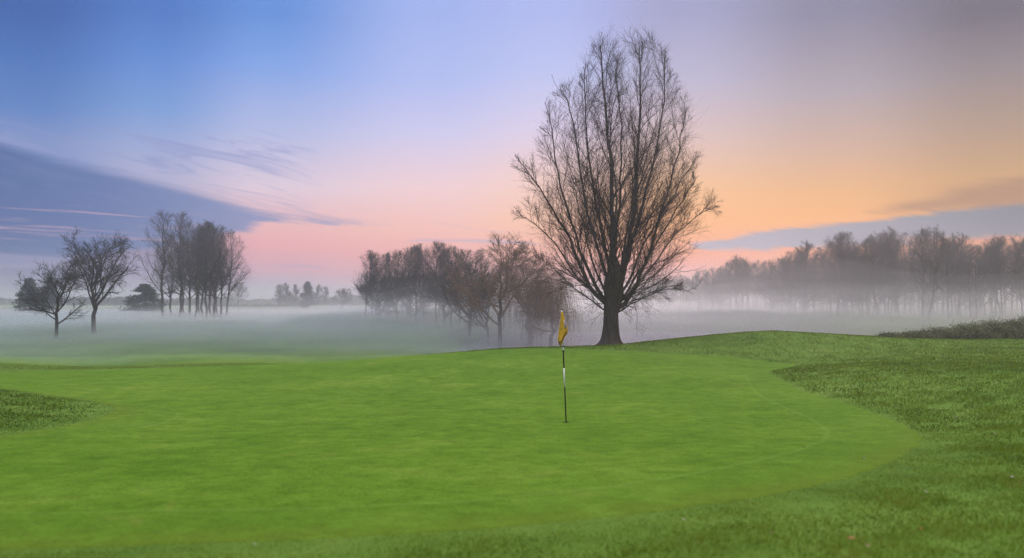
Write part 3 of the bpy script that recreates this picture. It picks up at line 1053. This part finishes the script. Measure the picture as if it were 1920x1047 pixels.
# --- evergreens behind them
put(evergreen(4, 6, 2.6, 'evergreen_tree', 'dark round evergreen, leftmost tree, behind the smaller bare tree', leaf=.15), 60, 150, 522, 6.0, 0.3, 1.0)
ev = put(evergreen(5, 6, 2.8, 'evergreen_tree', 'dark evergreen half hidden behind the smaller bare tree trunk', leaf=.15), 92, 155, 522, 6.0, 1.3, 0.9)
put(evergreen(6, 6, 3.2, 'evergreen_tree', 'dark low evergreen between larger round tree and the left copse', leaf=.15), 270, 140, 534, 6.0, 2.3, 1.5)

# --- left copse
G1 = 'bare trees of the tall copse on the left'
PL = [slender_tree(100 + i, 14, [4.2, 3.6, 3.4][i], [.24, .20, .26][i], 'bare_tree', 'bare tree', G1, dens=[1.05, 1.15, 1.1][i], tw=0.015) for i in range(3)]
left_copse = [  # px, depth, top row, prototype, label
    (306, 108, 396, 0, 'tallest bare tree at the left edge of the left copse'),
    (338, 112, 398, 0, 'tall open bare tree second from left in the left copse'),
    (322, 120, 440, 1, 'shorter dense bare tree filling the left copse between its two tall trees'),
    (356, 116, 418, 1, 'dense bare tree in the middle of the left copse'),
    (366, 104, 428, 2, 'dense bare tree with a thin straight trunk in the left copse'),
    (380, 114, 416, 1, 'dense bare tree just right of the middle of the left copse'),
    (388, 106, 414, 2, 'dense bare tree, fourth from the right end of the left copse'),
    (396, 112, 418, 1, 'dense bare tree, third from the right end of the left copse'),
    (402, 105, 416, 2, 'dense bare tree with clear trunk, second from right in left copse'),
    (414, 107, 424, 0, 'spreading bare tree with clear trunk at right end of left copse'),
    (345, 124, 440, 2, 'bare tree deep inside the left copse, mostly hidden'),
    (374, 122, 422, 2, 'bare tree deep inside the left copse, mostly hidden'),
    (408, 118, 424, 1, 'bare tree deep inside the left copse, mostly hidden'),
    (425, 116, 432, 0, 'bare tree deep inside the left copse, mostly hidden'),
]
used = set()


def place(protos, pi, group, px, Yd, top, H0, label, sx=1.0):
    o = protos[pi]
    key = id(protos), pi
    if key in used:
        o = copy_tree(o)
    used.add(key)
    tag(o, label=label, group=group)
    put(o, px, Yd, top, H0, rnd.uniform(0, 6.28), sx)
    return o


for px, Yd, top, pi, lab in left_copse:
    place(PL, pi, G1, px, Yd, top, 14, lab, rnd.uniform(.92, 1.1))

# --- centre copse
G2 = 'bare trees of the misty copse left of the weeping willows'
PC = [slender_tree(200 + i, 11, [3.9, 3.2, 3.4][i], [.24, .26, .18][i], 'bare_tree', 'bare tree', G2, dens=[1.1, 1.2, 1.25][i], tw=0.015, top=1.5) for i in range(3)]
mid_copse = [
    (684, 104, 476, 0, 'leftmost bare tree of the misty centre copse, branch stretching left'),
    (700, 110, 470, 2, 'bare tree second from left in the misty centre copse'),
    (712, 102, 478, 2, 'dense bare tree third from left in the misty centre copse'),
    (730, 112, 474, 1, 'dense bare tree, fourth from left in the misty centre copse'),
    (744, 98, 470, 2, 'dense bare tree at the thick left half of the centre copse'),
    (762, 106, 464, 0, 'bare tree with high twiggy top left of middle in centre copse'),
    (780, 96, 462, 1, 'bare tree with feathery upright top in the middle of centre copse'),
    (796, 104, 458, 0, 'bare tree just right of middle in the misty centre copse'),
    (816, 94, 455, 1, 'tallest bare tree in the misty centre copse'),
    (832, 100, 456, 0, 'tall bare tree beside the tallest one in the centre copse'),
    (846, 92, 462, 1, 'bare tree second from right end of the centre copse'),
    (722, 118, 478, 2, 'bare tree deep inside the centre copse, mostly hidden'),
    (754, 116, 474, 1, 'bare tree deep inside the centre copse, mostly hidden'),
    (788, 114, 466, 2, 'bare tree deep inside the centre copse, mostly hidden'),
    (824, 110, 466, 2, 'bare tree deep inside the centre copse, mostly hidden'),
    (880, 104, 470, 1, 'bare tree behind the round brown tree by the pond'),
    (905, 108, 468, 2, 'bare tree behind the round brown tree by the pond'),
    (862, 96, 468, 2, 'bare tree at the right end of centre copse touching the willow'),
]
for px, Yd, top, pi, lab in mid_copse:
    place(PC, pi, G2, px, Yd, top, 11, lab, rnd.uniform(.85, 1.05))

# --- weeping willows by the pond
G3 = 'weeping willows beside the pond'
put(round_tree(31, 9.5, 5.0, 2.0, 'willow_tree', 'large round brown twigged tree beside the pond, left of the big tree', limbs_n=12, dens=1.25, tw=0.016, twig=M_TWIG_GOLD), 938, 72, 440, 9.5, 0.6, .95)
put(weeping_tree(32, 6.0, 3.6, 'willow_tree', 'orange brown weeping willow curtain just left of the big tree', G3), 1034, 72, 515, 6.0, 1.5, 0.9)
put(round_tree(33, 7, 3.6, 1.2, 'bare_tree', 'bushy bare tree between the centre copse and large round brown tree', limbs_n=14, tw=0.016, dens=1.1), 880, 80, 486, 7.0, 2.5, 0.95)
put(weeping_tree(34, 8.0, 4.2, 'willow_tree', 'weeping willow standing behind the round brown tree and the willow curtain', G3), 996, 82, 478, 8.0, 3.5, 0.95)
put(round_tree(35, 6, 3.6, .8, 'bare_tree', 'bushy low bare tree in the mist under the round brown tree', limbs_n=12, tw=0.016, twig=M_TWIG_BROWN, dens=1.1), 915, 80, 520, 6.0, 0.6, 1.1)

# --- the long wood on the right
G4 = 'bare trees of the misty wood on the right'
PW = [slender_tree(300 + i, 14, [3.2, 2.8, 3.6, 3.2][i], [.26, .30, .24, .16][i], 'bare_tree', 'bare tree', G4, dens=[1.05, 1.0, 1.1, 1.2][i], tw=0.017, top=1.2, twig=M_TWIG_FAR) for i in range(4)]
prof_x = [1180, 1240, 1300, 1350, 1385, 1430, 1480, 1505, 1535, 1580, 1620, 1665, 1700, 1740, 1790, 1840, 1880, 1925, 1960, 2010]
prof_y = [540, 522, 510, 498, 482, 490, 480, 456, 470, 436, 458, 430, 442, 430, 440, 455, 446, 452, 450, 450]
special = {1385: 'round topped bare tree standing above the low left end of the right wood',
           1505: 'first tall bare tree at the left of the high part of the right wood',
           1580: 'bare tree with broad twiggy top left of the middle of the right wood',
           1665: 'tallest bare tree with feathery top near the middle of the right wood',
           1740: 'tall feathery bare tree right of the tallest one in the right wood'}
wood = []
px = 1176.0
while px < 2010:
    wood.append((px, 'f'))
    px += rnd.choice([2.5, 4, 6, 8, 11]) if px > 1480 else rnd.uniform(3, 7)
for s_ in special:
    wood.append((float(s_), 's'))
for px, q in wood:
    dep = np.interp(px, [1180, 1300, 1480, 1600, 1920, 2010], [185, 175, 150, 132, 122, 120]) + rnd.uniform(-10, 36)
    topy = np.interp(px, prof_x, prof_y)
    if q == 's':
        lab, topy, dep = special[int(px)], topy - 3, dep - 14
    else:
        topy -= 7 if px > 1480 else 0
        topy += rnd.choice([2, 6, 10, 16, 24, 34]) if px > 1480 else rnd.choice([0, 4, 8, 14])
        if px < 1300:
            lab = 'faint small bare tree in thick mist right of the big tree'
        elif px < 1480:
            lab = 'low faint bare tree at the left end of the right wood'
        elif px < 1700:
            lab = 'straight stemmed bare tree in the high middle of the right wood'
        else:
            lab = 'straight stemmed dark bare tree at the far right of the wood'
    place(PW, rnd.randrange(4), G4, px, dep, topy, 14, lab, rnd.uniform(.85, 1.25))

# --- scrubby undergrowth in the wood and the centre copse
G6 = 'low bare scrub under the trees of the right wood'
PS = [round_tree(500 + i, 4.5, 3.2, .5, 'bare_shrub', 'low bare scrub', cat='shrub', limbs_n=12, tw=0.024, dens=.9, twig=[M_TWIG_FAR, M_TWIG_BROWN][i]) for i in range(2)]
for i in range(18):
    px = rnd.uniform(1310, 2000)
    dep = np.interp(px, [1300, 1480, 1600, 1920, 2010], [180, 152, 134, 124, 122]) + rnd.uniform(-6, 30)
    place(PS, i % 2, G6, px, dep, rnd.uniform(500, 535), 4.5, 'low bare scrub among the misty trunks of the right wood', rnd.uniform(.9, 1.4))
for px, dep, lab in [(706, 106, 'low bare scrub under the left end of the centre copse'), (770, 104, 'low bare scrub under the middle of the centre copse'),
                     (834, 98, 'low bare scrub under the right end of the centre copse')]:
    place(PS, 0, G2, px, dep, rnd.uniform(520, 530), 4.5, lab, 1.2)

# --- far trees on the horizon between the copses
G5 = 'far hazy trees on the horizon between the copses'
PF = [slender_tree(400 + i, 11, 4.2, .10, 'bare_tree', 'bare tree', G5, dens=1.0, tw=0.06, top=1.6) for i in range(2)]
for px, Yd, top, pi, lab in [(524, 290, 534, 0, 'far hazy bare tree, left of the far evergreen, leftmost in its group'),
                             (538, 300, 531, 1, 'far hazy bare tree second left of the far evergreen'),
                             (553, 295, 534, 0, 'far hazy bare tree touching the left side of far evergreen'),
                             (596, 300, 534, 1, 'far hazy bare tree just right of the far evergreen'),
                             (610, 310, 538, 0, 'far hazy bare tree between far evergreen and far round tree')]:
    place(PF, pi, G5, px, Yd, top, 11, lab, 1.0)
put(evergreen(41, 9, 2.8, 'evergreen_tree', 'far dark pointed evergreen alone on the horizon', leaf=.24, n=5200), 577, 260, 529, 9, 0.2, 1.05)
put(round_tree(43, 6, 4.2, .8, 'bare_tree', 'far round brownish tree right of the far evergreen', limbs_n=12, tw=0.03, twig=M_TWIG_BROWN), 641, 230, 540, 6, .7)
put(round_tree(44, 8, 4.6, 1.2, 'bare_tree', 'far pale bare tree right of the left copse', limbs_n=9, tw=0.03), 446, 320, 531, 8, .2)


# ------------------------------------------------------------------ hedges, bushes, far woods
def bush(seed, name, label, group, X_, Y_, w, d, h, n, leaf=0.035):
    r = np.random.default_rng(seed)
    z0 = gz(X_, Y_)
    root = empty(name, (X_, Y_, z0), label=label, cat='bush', group=group)
    nb = 46
    b = np.stack([r.uniform(-w, w, nb), r.uniform(-d, d, nb)], 1)
    hh = h * (1 - 0.55 * ((b[:, 0] / w) ** 2 + (b[:, 1] / d) ** 2) / 2 * 1.6) * r.uniform(.6, 1.15, nb)
    i = r.integers(0, nb, n)
    C = np.stack([b[i, 0], b[i, 1], hh[i] * r.random(n) ** .55], 1) + r.normal(0, 1, (n, 3)) * np.array([.16, .16, .07])
    C[:, 2] = np.maximum(C[:, 2], 0) + ground(C[:, 0] + X_, C[:, 1] + Y_) - z0
    # arching shoots that stand out of the mass
    S = np.repeat(np.stack([b[:, 0], b[:, 1], ground(b[:, 0] + X_, b[:, 1] + Y_) - z0], 1), 6, 0)
    D_ = norm(r.normal(0, .5, S.shape) + np.array([0, 0, 1.0]))
    Q = march(S, D_, np.repeat(hh, 6) * r.uniform(.8, 1.5, len(S)) + .08, 9, -.05, .14, r)[:, 3:].reshape(-1, 3)
    C = np.concatenate([C, Q + r.normal(0, .018, Q.shape)])
    V, F = leaf_cloud(C, leaf, r, .55)
    mesh_obj('foliage', V, [F], None, M_BRAMBLE, root, smooth=False)
    return root


GBUSH = 'bramble bushes along the bank at the right'
for i, (px, py, Yd, w, d, h, lab) in enumerate([
    (1668, 633, 42, .45, .4, .18, 'smallest tuft of bramble at the left tip of the right bank'),
    (1716, 632, 42, .75, .6, .34, 'low bramble bush, second from the left tip of the bank'),
    (1765, 632, 42, .95, .8, .56, 'bramble bush with bumpy top near the middle of the bank'),
    (1818, 632, 42, 1.0, .9, .78, 'bramble bush right of the bumpy one on the bank'),
    (1868, 632, 42, 1.1, .9, .98, 'tall dark bramble bush second from the right picture edge'),
    (1925, 632, 42, 1.2, 1.0, 1.12, 'tallest dark bramble bush, cut by the right picture edge'),
    (1985, 632, 42, 1.3, 1.0, 1.2, 'dark bramble bush just beyond the right picture edge'),
]):
    bush(60 + i, 'bramble_bush', lab, GBUSH, (px - 960) / FPX * Yd, Yd, w, d, h, int(5200 * w * (h + .35)))


def treeline():
    """woods on the horizon that read as one mass"""
    r = np.random.default_rng(77)
    Cs = []
    for x0, x1, y, h, n in [(-420, -95, 560, 6.0, 6000), (-240, -150, 430, 5.5, 2500), (-135, -90, 480, 6.5, 2000), (-60, 420, 620, 8.0, 9000), (10, 130, 420, 7.0, 4500)]:
        x = r.uniform(x0, x1, n)
        hh = h * (0.65 + 0.35 * waves(x, x * 0, 5, 38) + 0.18 * waves(x, x * 0, 6, 11))
        yy = y + r.uniform(-6, 6, n)
        Cs.append(np.stack([x, yy, ground(x, yy) + hh * r.random(n) ** .7], 1))
    C = np.concatenate(Cs)
    V, F = leaf_cloud(C, 0.9, r, .6)
    o = mesh_obj('treeline', V, [F], None, M_FARWOOD, smooth=False)
    tag(o, 'faint hazy woods along the horizon', 'woods', kind='stuff')


treeline()


def far_hedge():
    r = np.random.default_rng(79)
    n = 2600
    x = r.uniform(-125, -84, n)
    y = 330 + r.uniform(-.8, .8, n) + (x + 100) * .1
    h = 1.5 * np.clip(0.75 + 0.5 * waves(x, y, 8, 5), .1, 1.2)
    C = np.stack([x, y, ground(x, y) + h * r.random(n)], 1)
    V, F = leaf_cloud(C, .26, r, .6)
    o = mesh_obj('hedge', V, [F], None, M_FARWOOD, smooth=False)
    tag(o, 'low far hedge crossing the field between the left copse and far trees', 'hedge')


far_hedge()


# ------------------------------------------------------------------ flagstick, flag and hole
def flagstick():
    X_, Y_ = (1061 - 960) / FPX * 15.4, 15.4
    z = gz(X_, Y_) + 0.006
    root = empty('flagstick', (X_, Y_, z), label='black and white golf flagstick with a limp yellow flag', cat='flagstick')
    root.rotation_euler = (0, R(-2.2), 0)
    mw, _, _ = principled('white_paint', (0.78, 0.78, 0.78), 0.35, 0.5)
    mb, _, _ = principled('black_paint', (0.006, 0.006, 0.007), 0.7, 0.1)
    s = 15.4 / FPX
    rows = [(792, 727, 'black_section', mb, .0125), (727, 691, 'white_section', mw, .013), (691, 661, 'black_section', mb, .013),
            (661, 658.5, 'ring', mb, .020), (658.5, 652, 'white_section', mw, .0155), (652, 650, 'ring', mb, .020), (650, 583, 'white_section', mw, .0125)]
    for y0, y1, nm, mt, rad in rows:
        t = Tubes()
        z0, z1 = (792 - y0) * s - (0.1 if y0 == 792 else 0), (792 - y1) * s
        P = np.array([(0, 0, z0), (0, 0, z0 + .001), (0, 0, z1 - .001), (0, 0, z1)])
        t.add(P, [rad * .6, rad, rad, rad * .6], 14)
        t.build(nm, mt, root)
    t = Tubes()
    zt = (792 - 583) * s
    t.add(np.array([(0, 0, zt - .002), (0, 0, zt + .004), (0, 0, zt + .018), (0, 0, zt + .024)]), [.010, .013, .012, .003], 12)
    t.build('finial', mb, root)
    # limp cloth: folds hanging from the top of the hoist
    mf, tt, p = principled('yellow_cloth', (0.62, 0.36, 0.03), 0.75, 0.15)
    g = tt.n('ShaderNodeTexCoord')
    f = tt.noise(g.outputs['Object'], 14, 4, .6)
    tt.l(tt.ramp(f, [(.35, (0.48, 0.255, 0.014)), (.65, (0.66, 0.40, 0.035))]), p.inputs['Base Color'])
    nv, nu = 40, 49
    H = 0.615
    rowsV = []
    for i in range(nv):
        v = i / (nv - 1)
        # outline of the hanging cloth seen from the tee: left and right reach in metres
        left = np.interp(v, [0, .1, .25, .5, .75, .9, 1], [.012, .018, .030, .060, .085, .098, .080])
        right = np.interp(v, [0, .1, .3, .45, .62, .72, .85, 1], [.020, .030, .055, .085, .098, .045, -.005, -.050])
        u = np.linspace(0, 1, nu)
        # zig-zag of four folds between the two reaches
        tri = np.abs(((u * 2.0 + 0.15) % 1) * 2 - 1)
        x = -left + (left + right) * (0.5 + 0.5 * np.sin((u * 3.0 - .25) * np.pi))
        y = -0.028 - 0.05 * v + 0.06 * v * (u - .5) + .022 * np.sin(u * 9.4 + v * 2.0) * (.4 + v)
        zz = zt - .025 - H * v + .05 * v * np.sin(u * 4 + .5)
        rowsV.append(np.stack([x, y, zz], 1))
    V = np.array(rowsV).reshape(-1, 3)
    fl = mesh_obj('flag', V, [grid_faces(nv, nu)], None, mf, root)
    sm = fl.modifiers.new('thickness', 'SOLIDIFY')
    sm.thickness = 0.003
    # dark hem along the bottom edge, and the printed badge, partly folded away
    mh, _, _ = principled('brown_hem', (0.10, 0.045, 0.008), .8, .1)
    t = Tubes()
    t.add(rowsV[-1] + np.array([0, -.002, 0]), np.full(nu, .006), 6)
    t.build('hem', mh, fl)
    me_, _, _ = principled('badge_print', (0.16, 0.13, 0.20), .7, .15)
    mp_, _, _ = principled('badge_pale', (0.62, 0.58, 0.62), .7, .15)

    def patch(name, mt, pts, yoff):
        c = np.array([(x, yoff, zt - .025 - zz) for x, zz in pts])
        n_ = len(c)
        V_ = np.vstack([c, c + np.array([0, .002, 0])])
        F_ = [np.arange(n_)[None], np.arange(2 * n_ - 1, n_ - 1, -1)[None],
              np.array([(k_, k_ + n_, (k_ + 1) % n_ + n_, (k_ + 1) % n_) for k_ in range(n_)])]
        return mesh_obj(name, V_, F_, None, mt, fl, smooth=False)
    patch('badge', mp_, [(.030, .165), (.046, .170), (.066, .215), (.078, .270), (.074, .310), (.055, .335), (.038, .300), (.030, .230)], -.090)
    for k_, (a, b) in enumerate([(.185, .006), (.215, .010), (.248, .014), (.285, .012)]):
        patch('badge_stripe', me_, [(.030 + b, a), (.060 + b, a + .016), (.066 + b, a + .032), (.034 + b, a + .012)], -.0925)
    # hole
    hole = empty('golf_hole', (X_, Y_, z), label='dark golf hole cup at the foot of the flagstick', cat='hole')
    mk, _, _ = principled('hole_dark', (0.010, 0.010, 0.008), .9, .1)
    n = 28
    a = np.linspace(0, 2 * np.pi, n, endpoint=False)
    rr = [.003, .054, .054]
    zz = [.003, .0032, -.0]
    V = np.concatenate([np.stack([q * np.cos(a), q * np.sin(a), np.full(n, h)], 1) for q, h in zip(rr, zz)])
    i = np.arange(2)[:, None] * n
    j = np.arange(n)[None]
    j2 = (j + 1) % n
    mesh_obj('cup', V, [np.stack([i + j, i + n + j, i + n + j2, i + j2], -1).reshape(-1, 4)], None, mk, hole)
    ml, _, _ = principled('cup_liner', (0.42, 0.42, 0.38), .6, .3)
    t = Tubes()
    P = np.stack([.056 * np.cos(np.append(a, a[0])), .056 * np.sin(np.append(a, a[0])), np.full(n + 1, .0015)], 1)
    t.add(P, np.full(n + 1, .0028), 6)
    t.build('liner_rim', mk, hole)


flagstick()


# ------------------------------------------------------------------ fallen leaves on the rough
def leaf_mesh(name, mat, seed, s):
    r = np.random.default_rng(seed)
    out_ = np.array([(-1, 0), (-.6, .34), (-.1, .52), (.4, .36), (.75, .15), (1.05, 0)]) * s
    V, F = [], []
    for x, w in out_:
        z = .18 * s * math.cos(x / s * 1.3) + r.normal(0, .04 * s)
        V += [(x, -w, z + .25 * w), (x, 0, z - .08 * s), (x, w, z + .25 * w + r.normal(0, .05 * s))]
    for i in range(5):
        a = i * 3
        F += [(a, a + 3, a + 4, a + 1), (a + 1, a + 4, a + 5, a + 2)]
    return mesh_obj(name, np.array(V), [np.array(F)], None, mat)


LM = {k: principled(k + '_leaf', c, .7, .2)[0] for k, c in dict(pale=(.36, .30, .25), red=(.36, .06, .03), orange=(.36, .15, .06), brown=(.20, .12, .06)).items()}
GL = 'fallen leaves scattered on the rough grass'
for i, (px, py, Yd, k, s, lab) in enumerate([
    (1890, 901, 8.4, 'pale', .055, 'largest pale fallen leaf, low near the right picture edge'),
    (1718, 990, 5.95, 'red', .026, 'red fallen leaf in the rough at lower right'),
    (1590, 1010, 5.55, 'orange', .030, 'orange brown fallen leaf left of the red one'),
    (1620, 1022, 5.35, 'brown', .024, 'brown fallen leaf close to the orange one'),
    (1858, 813, 12.0, 'pale', .050, 'pale fallen leaf on the slope at the right edge'),
    (1790, 782, 14.5, 'pale', .045, 'small pale fallen leaf higher up the right slope'),
    (1853, 683, 25.5, 'pale', .075, 'pale speck of leaf on the crest of right slope'),
    (1615, 862, 10.1, 'pale', .030, 'tiny pale leaf at the edge of the green on the right'),
    (1730, 922, 7.7, 'pale', .026, 'pale fallen leaf above the red one'),
    (1440, 1002, 5.7, 'brown', .022, 'brown fallen leaf in the rough at lower centre right'),
    (1280, 978, 6.2, 'pale', .018, 'tiny pale leaf on the edge of green at lower middle'),
    (482, 1031, 5.35, 'pale', .018, 'pale leaf in the rough at the bottom left of middle'),
    (1505, 835, 11.5, 'brown', .030, 'brown fallen leaf on the mown green at right'),
]):
    o = leaf_mesh('fallen_leaf', LM[k], i, s)
    X_ = (px - 960) / FPX * Yd
    o.location = (X_, Yd, gz(X_, Yd) + (.02 if in_green(np.array([X_]), np.array([Yd]))[0] > 0 else .008))
    o.rotation_euler = (rnd.uniform(-.3, .3), rnd.uniform(-.3, .3), rnd.uniform(0, 6.28))
    tag(o, lab, 'leaf', GL)


# ------------------------------------------------------------------ haze and mist
def vol_mat(name, color, dens, g):
    mt = bpy.data.materials.new(name)
    mt.use_nodes = True
    t = NT(mt.node_tree)
    v = t.n('ShaderNodeVolumePrincipled')
    v.inputs['Color'].default_value = (*color, 1)
    v.inputs['Density'].default_value = dens
    v.inputs['Anisotropy'].default_value = g
    o = t.n('ShaderNodeOutputMaterial')
    t.l(v.outputs[0], o.inputs['Volume'])
    return mt


def haze_box():
    x, y0, y1, z0, z1 = 1150, -60, 1600, -4.0, 19.0
    V = np.array([(sx * x, sy, sz) for sz in (z0, z1) for sx, sy in ((-1, y0), (1, y0), (1, y1), (-1, y1))])
    F = np.array([(3, 2, 1, 0), (4, 5, 6, 7), (0, 1, 5, 4), (1, 2, 6, 5), (2, 3, 7, 6), (3, 0, 4, 7)])
    o = mesh_obj('haze', V, [F], None, vol_mat('haze_air', (0.90, 0.90, 0.95), 0.0015, 0.6), smooth=False)
    tag(o, 'thin morning haze filling the air', 'haze', kind='stuff')


haze_box()


def mist_bank(label, front, h_of_x, dens, seed, lam, color, y_far=520):
    """a lens of ground mist: a closed body with a rolling top that tapers to nothing at its near edge"""
    xs = np.concatenate([np.linspace(-420, -120, 12, endpoint=False), np.linspace(-120, 140, 105), np.linspace(140, 420, 13)[1:]])
    ts = np.concatenate([np.linspace(0, .25, 30, endpoint=False), np.linspace(.25, 1, 26)])
    gx = np.repeat(xs[:, None], len(ts), 1)
    fr = np.interp(xs, [q[0] for q in front], [q[1] for q in front]) + 3.0 * waves(xs, xs * 0, seed + 1, 22)
    gy = fr[:, None] + (y_far - fr[:, None]) * ts[None] ** 1.3
    g0 = ground(gx, gy)
    d = gy - fr[:, None]
    rise = 1 - np.exp(-d / 16.0)
    fade = np.clip((y_far - gy) / (150 if y_far > 200 else 60), 0, 1)
    ss = lambda v: np.clip(v, 0, 1) ** 2 * (3 - 2 * np.clip(v, 0, 1))
    fade = fade * (1 - 0.50 * ss((gy - 80) / 130) * ss((-gx - 8 - 0.05 * gy) / 22))     # thins out over the far left fields
    edge = np.clip((420 - np.abs(gx)) / 60, 0, 1)
    h = np.interp(xs, [q[0] for q in h_of_x], [q[1] for q in h_of_x])[:, None]
    roll = 1 + 0.45 * waves(gx, gy, seed, lam) + 0.20 * waves(gx, gy, seed + 2, lam * .35)
    top = g0 - 0.3 + (h * roll + 0.3) * rise * fade * edge
    bot = np.minimum(g0, top) - 1.2
    nu, nv = gx.shape
    V = np.concatenate([np.stack([gx, gy, top], -1).reshape(-1, 3), np.stack([gx, gy, bot], -1).reshape(-1, 3)])
    N = nu * nv
    Ft = grid_faces(nu, nv)
    Fb = grid_faces(nu, nv, N)[:, ::-1]
    rim = np.concatenate([np.arange(nv), np.arange(1, nu) * nv + nv - 1, (nu - 1) * nv + np.arange(nv - 2, -1, -1), np.arange(nu - 2, 0, -1) * nv])
    r2 = np.roll(rim, -1)
    Fs = np.stack([rim, r2, r2 + N, rim + N], 1)
    o = mesh_obj('mist', V, [Ft, Fb, Fs], None, vol_mat('mist_air', color, dens, 0.6))
    tag(o, label, 'mist', kind='stuff')


FRONT = [(-420, 36), (-60, 36), (-28, 36), (-14, 38), (-6, 40), (2, 42), (12, 45), (25, 47), (60, 48), (420, 48)]
CM = (0.992, 0.958, 0.998)
HX = [(-420, 1.6), (-70, 1.8), (-45, 2.4), (-25, 4.2), (-10, 6.0), (5, 7.6), (30, 8.2), (60, 8.0), (420, 8.0)]
for k_ in range(9):
    f_ = ((k_ + 1) / 9) ** 1.4
    mist_bank(['layer of mist lying close on the grass', 'layer of mist at knee height over the field', 'layer of mist above the pond', 'layer of mist round the tree feet',
               'layer of mist between the trunks', 'layer of mist at the lower boughs', 'thin mist under the crowns', 'thin upper mist in the crowns', 'thinnest topmost mist in the wood'][k_],
              [(x, y + 1.3 * k_) for x, y in FRONT], [(x, h * f_) for x, h in HX], 0.0056 - 0.00052 * k_, 501 + 7 * k_, 22 + 3 * k_, CM)
for k_, (m_, lab_) in enumerate([(.55, 'white mist pooled low on the left fairway'), (1.1, 'pale top of the mist pooled on the left fairway')]):
    mist_bank(lab_, [(-420, 34 + k_), (-60, 34 + k_), (-28, 35 + k_), (-14, 37.5 + k_), (-6, 40 + k_), (2, 43), (12, 200), (420, 200)],
              [(-420, .9 * m_), (-60, 1.0 * m_), (-20, 1.25 * m_), (-5, 1.1 * m_), (8, .3), (30, .1), (420, .1)], 0.038, 601 + 5 * k_, 20, (0.90, 0.97, 0.998), 330)
for k_, (m_, lab_) in enumerate([(.4, 'mist pooled on the pond water'), (.75, 'mist hanging over the pond at the willows'), (1.15, 'thin veil of mist drifting above the pond'), (1.6, 'highest thin veil of mist above the pond')]):
    mist_bank(lab_, [(-420, 400), (-42, 400), (-24, 62 + 2 * k_), (-6, 45 + k_), (2, 43 + k_), (12, 46 + k_), (26, 50 + k_), (46, 60), (70, 400), (420, 400)],
              [(-420, .1), (-34, .4), (-20, 2.0 * m_), (-10, 3.2 * m_), (3, 3.6 * m_), (12, 2.8 * m_), (25, 2.2 * m_), (50, 1.5 * m_), (70, .1), (420, .1)], 0.0085 - .001 * k_, 631 + 9 * k_, 15 + 3 * k_, CM, 160)
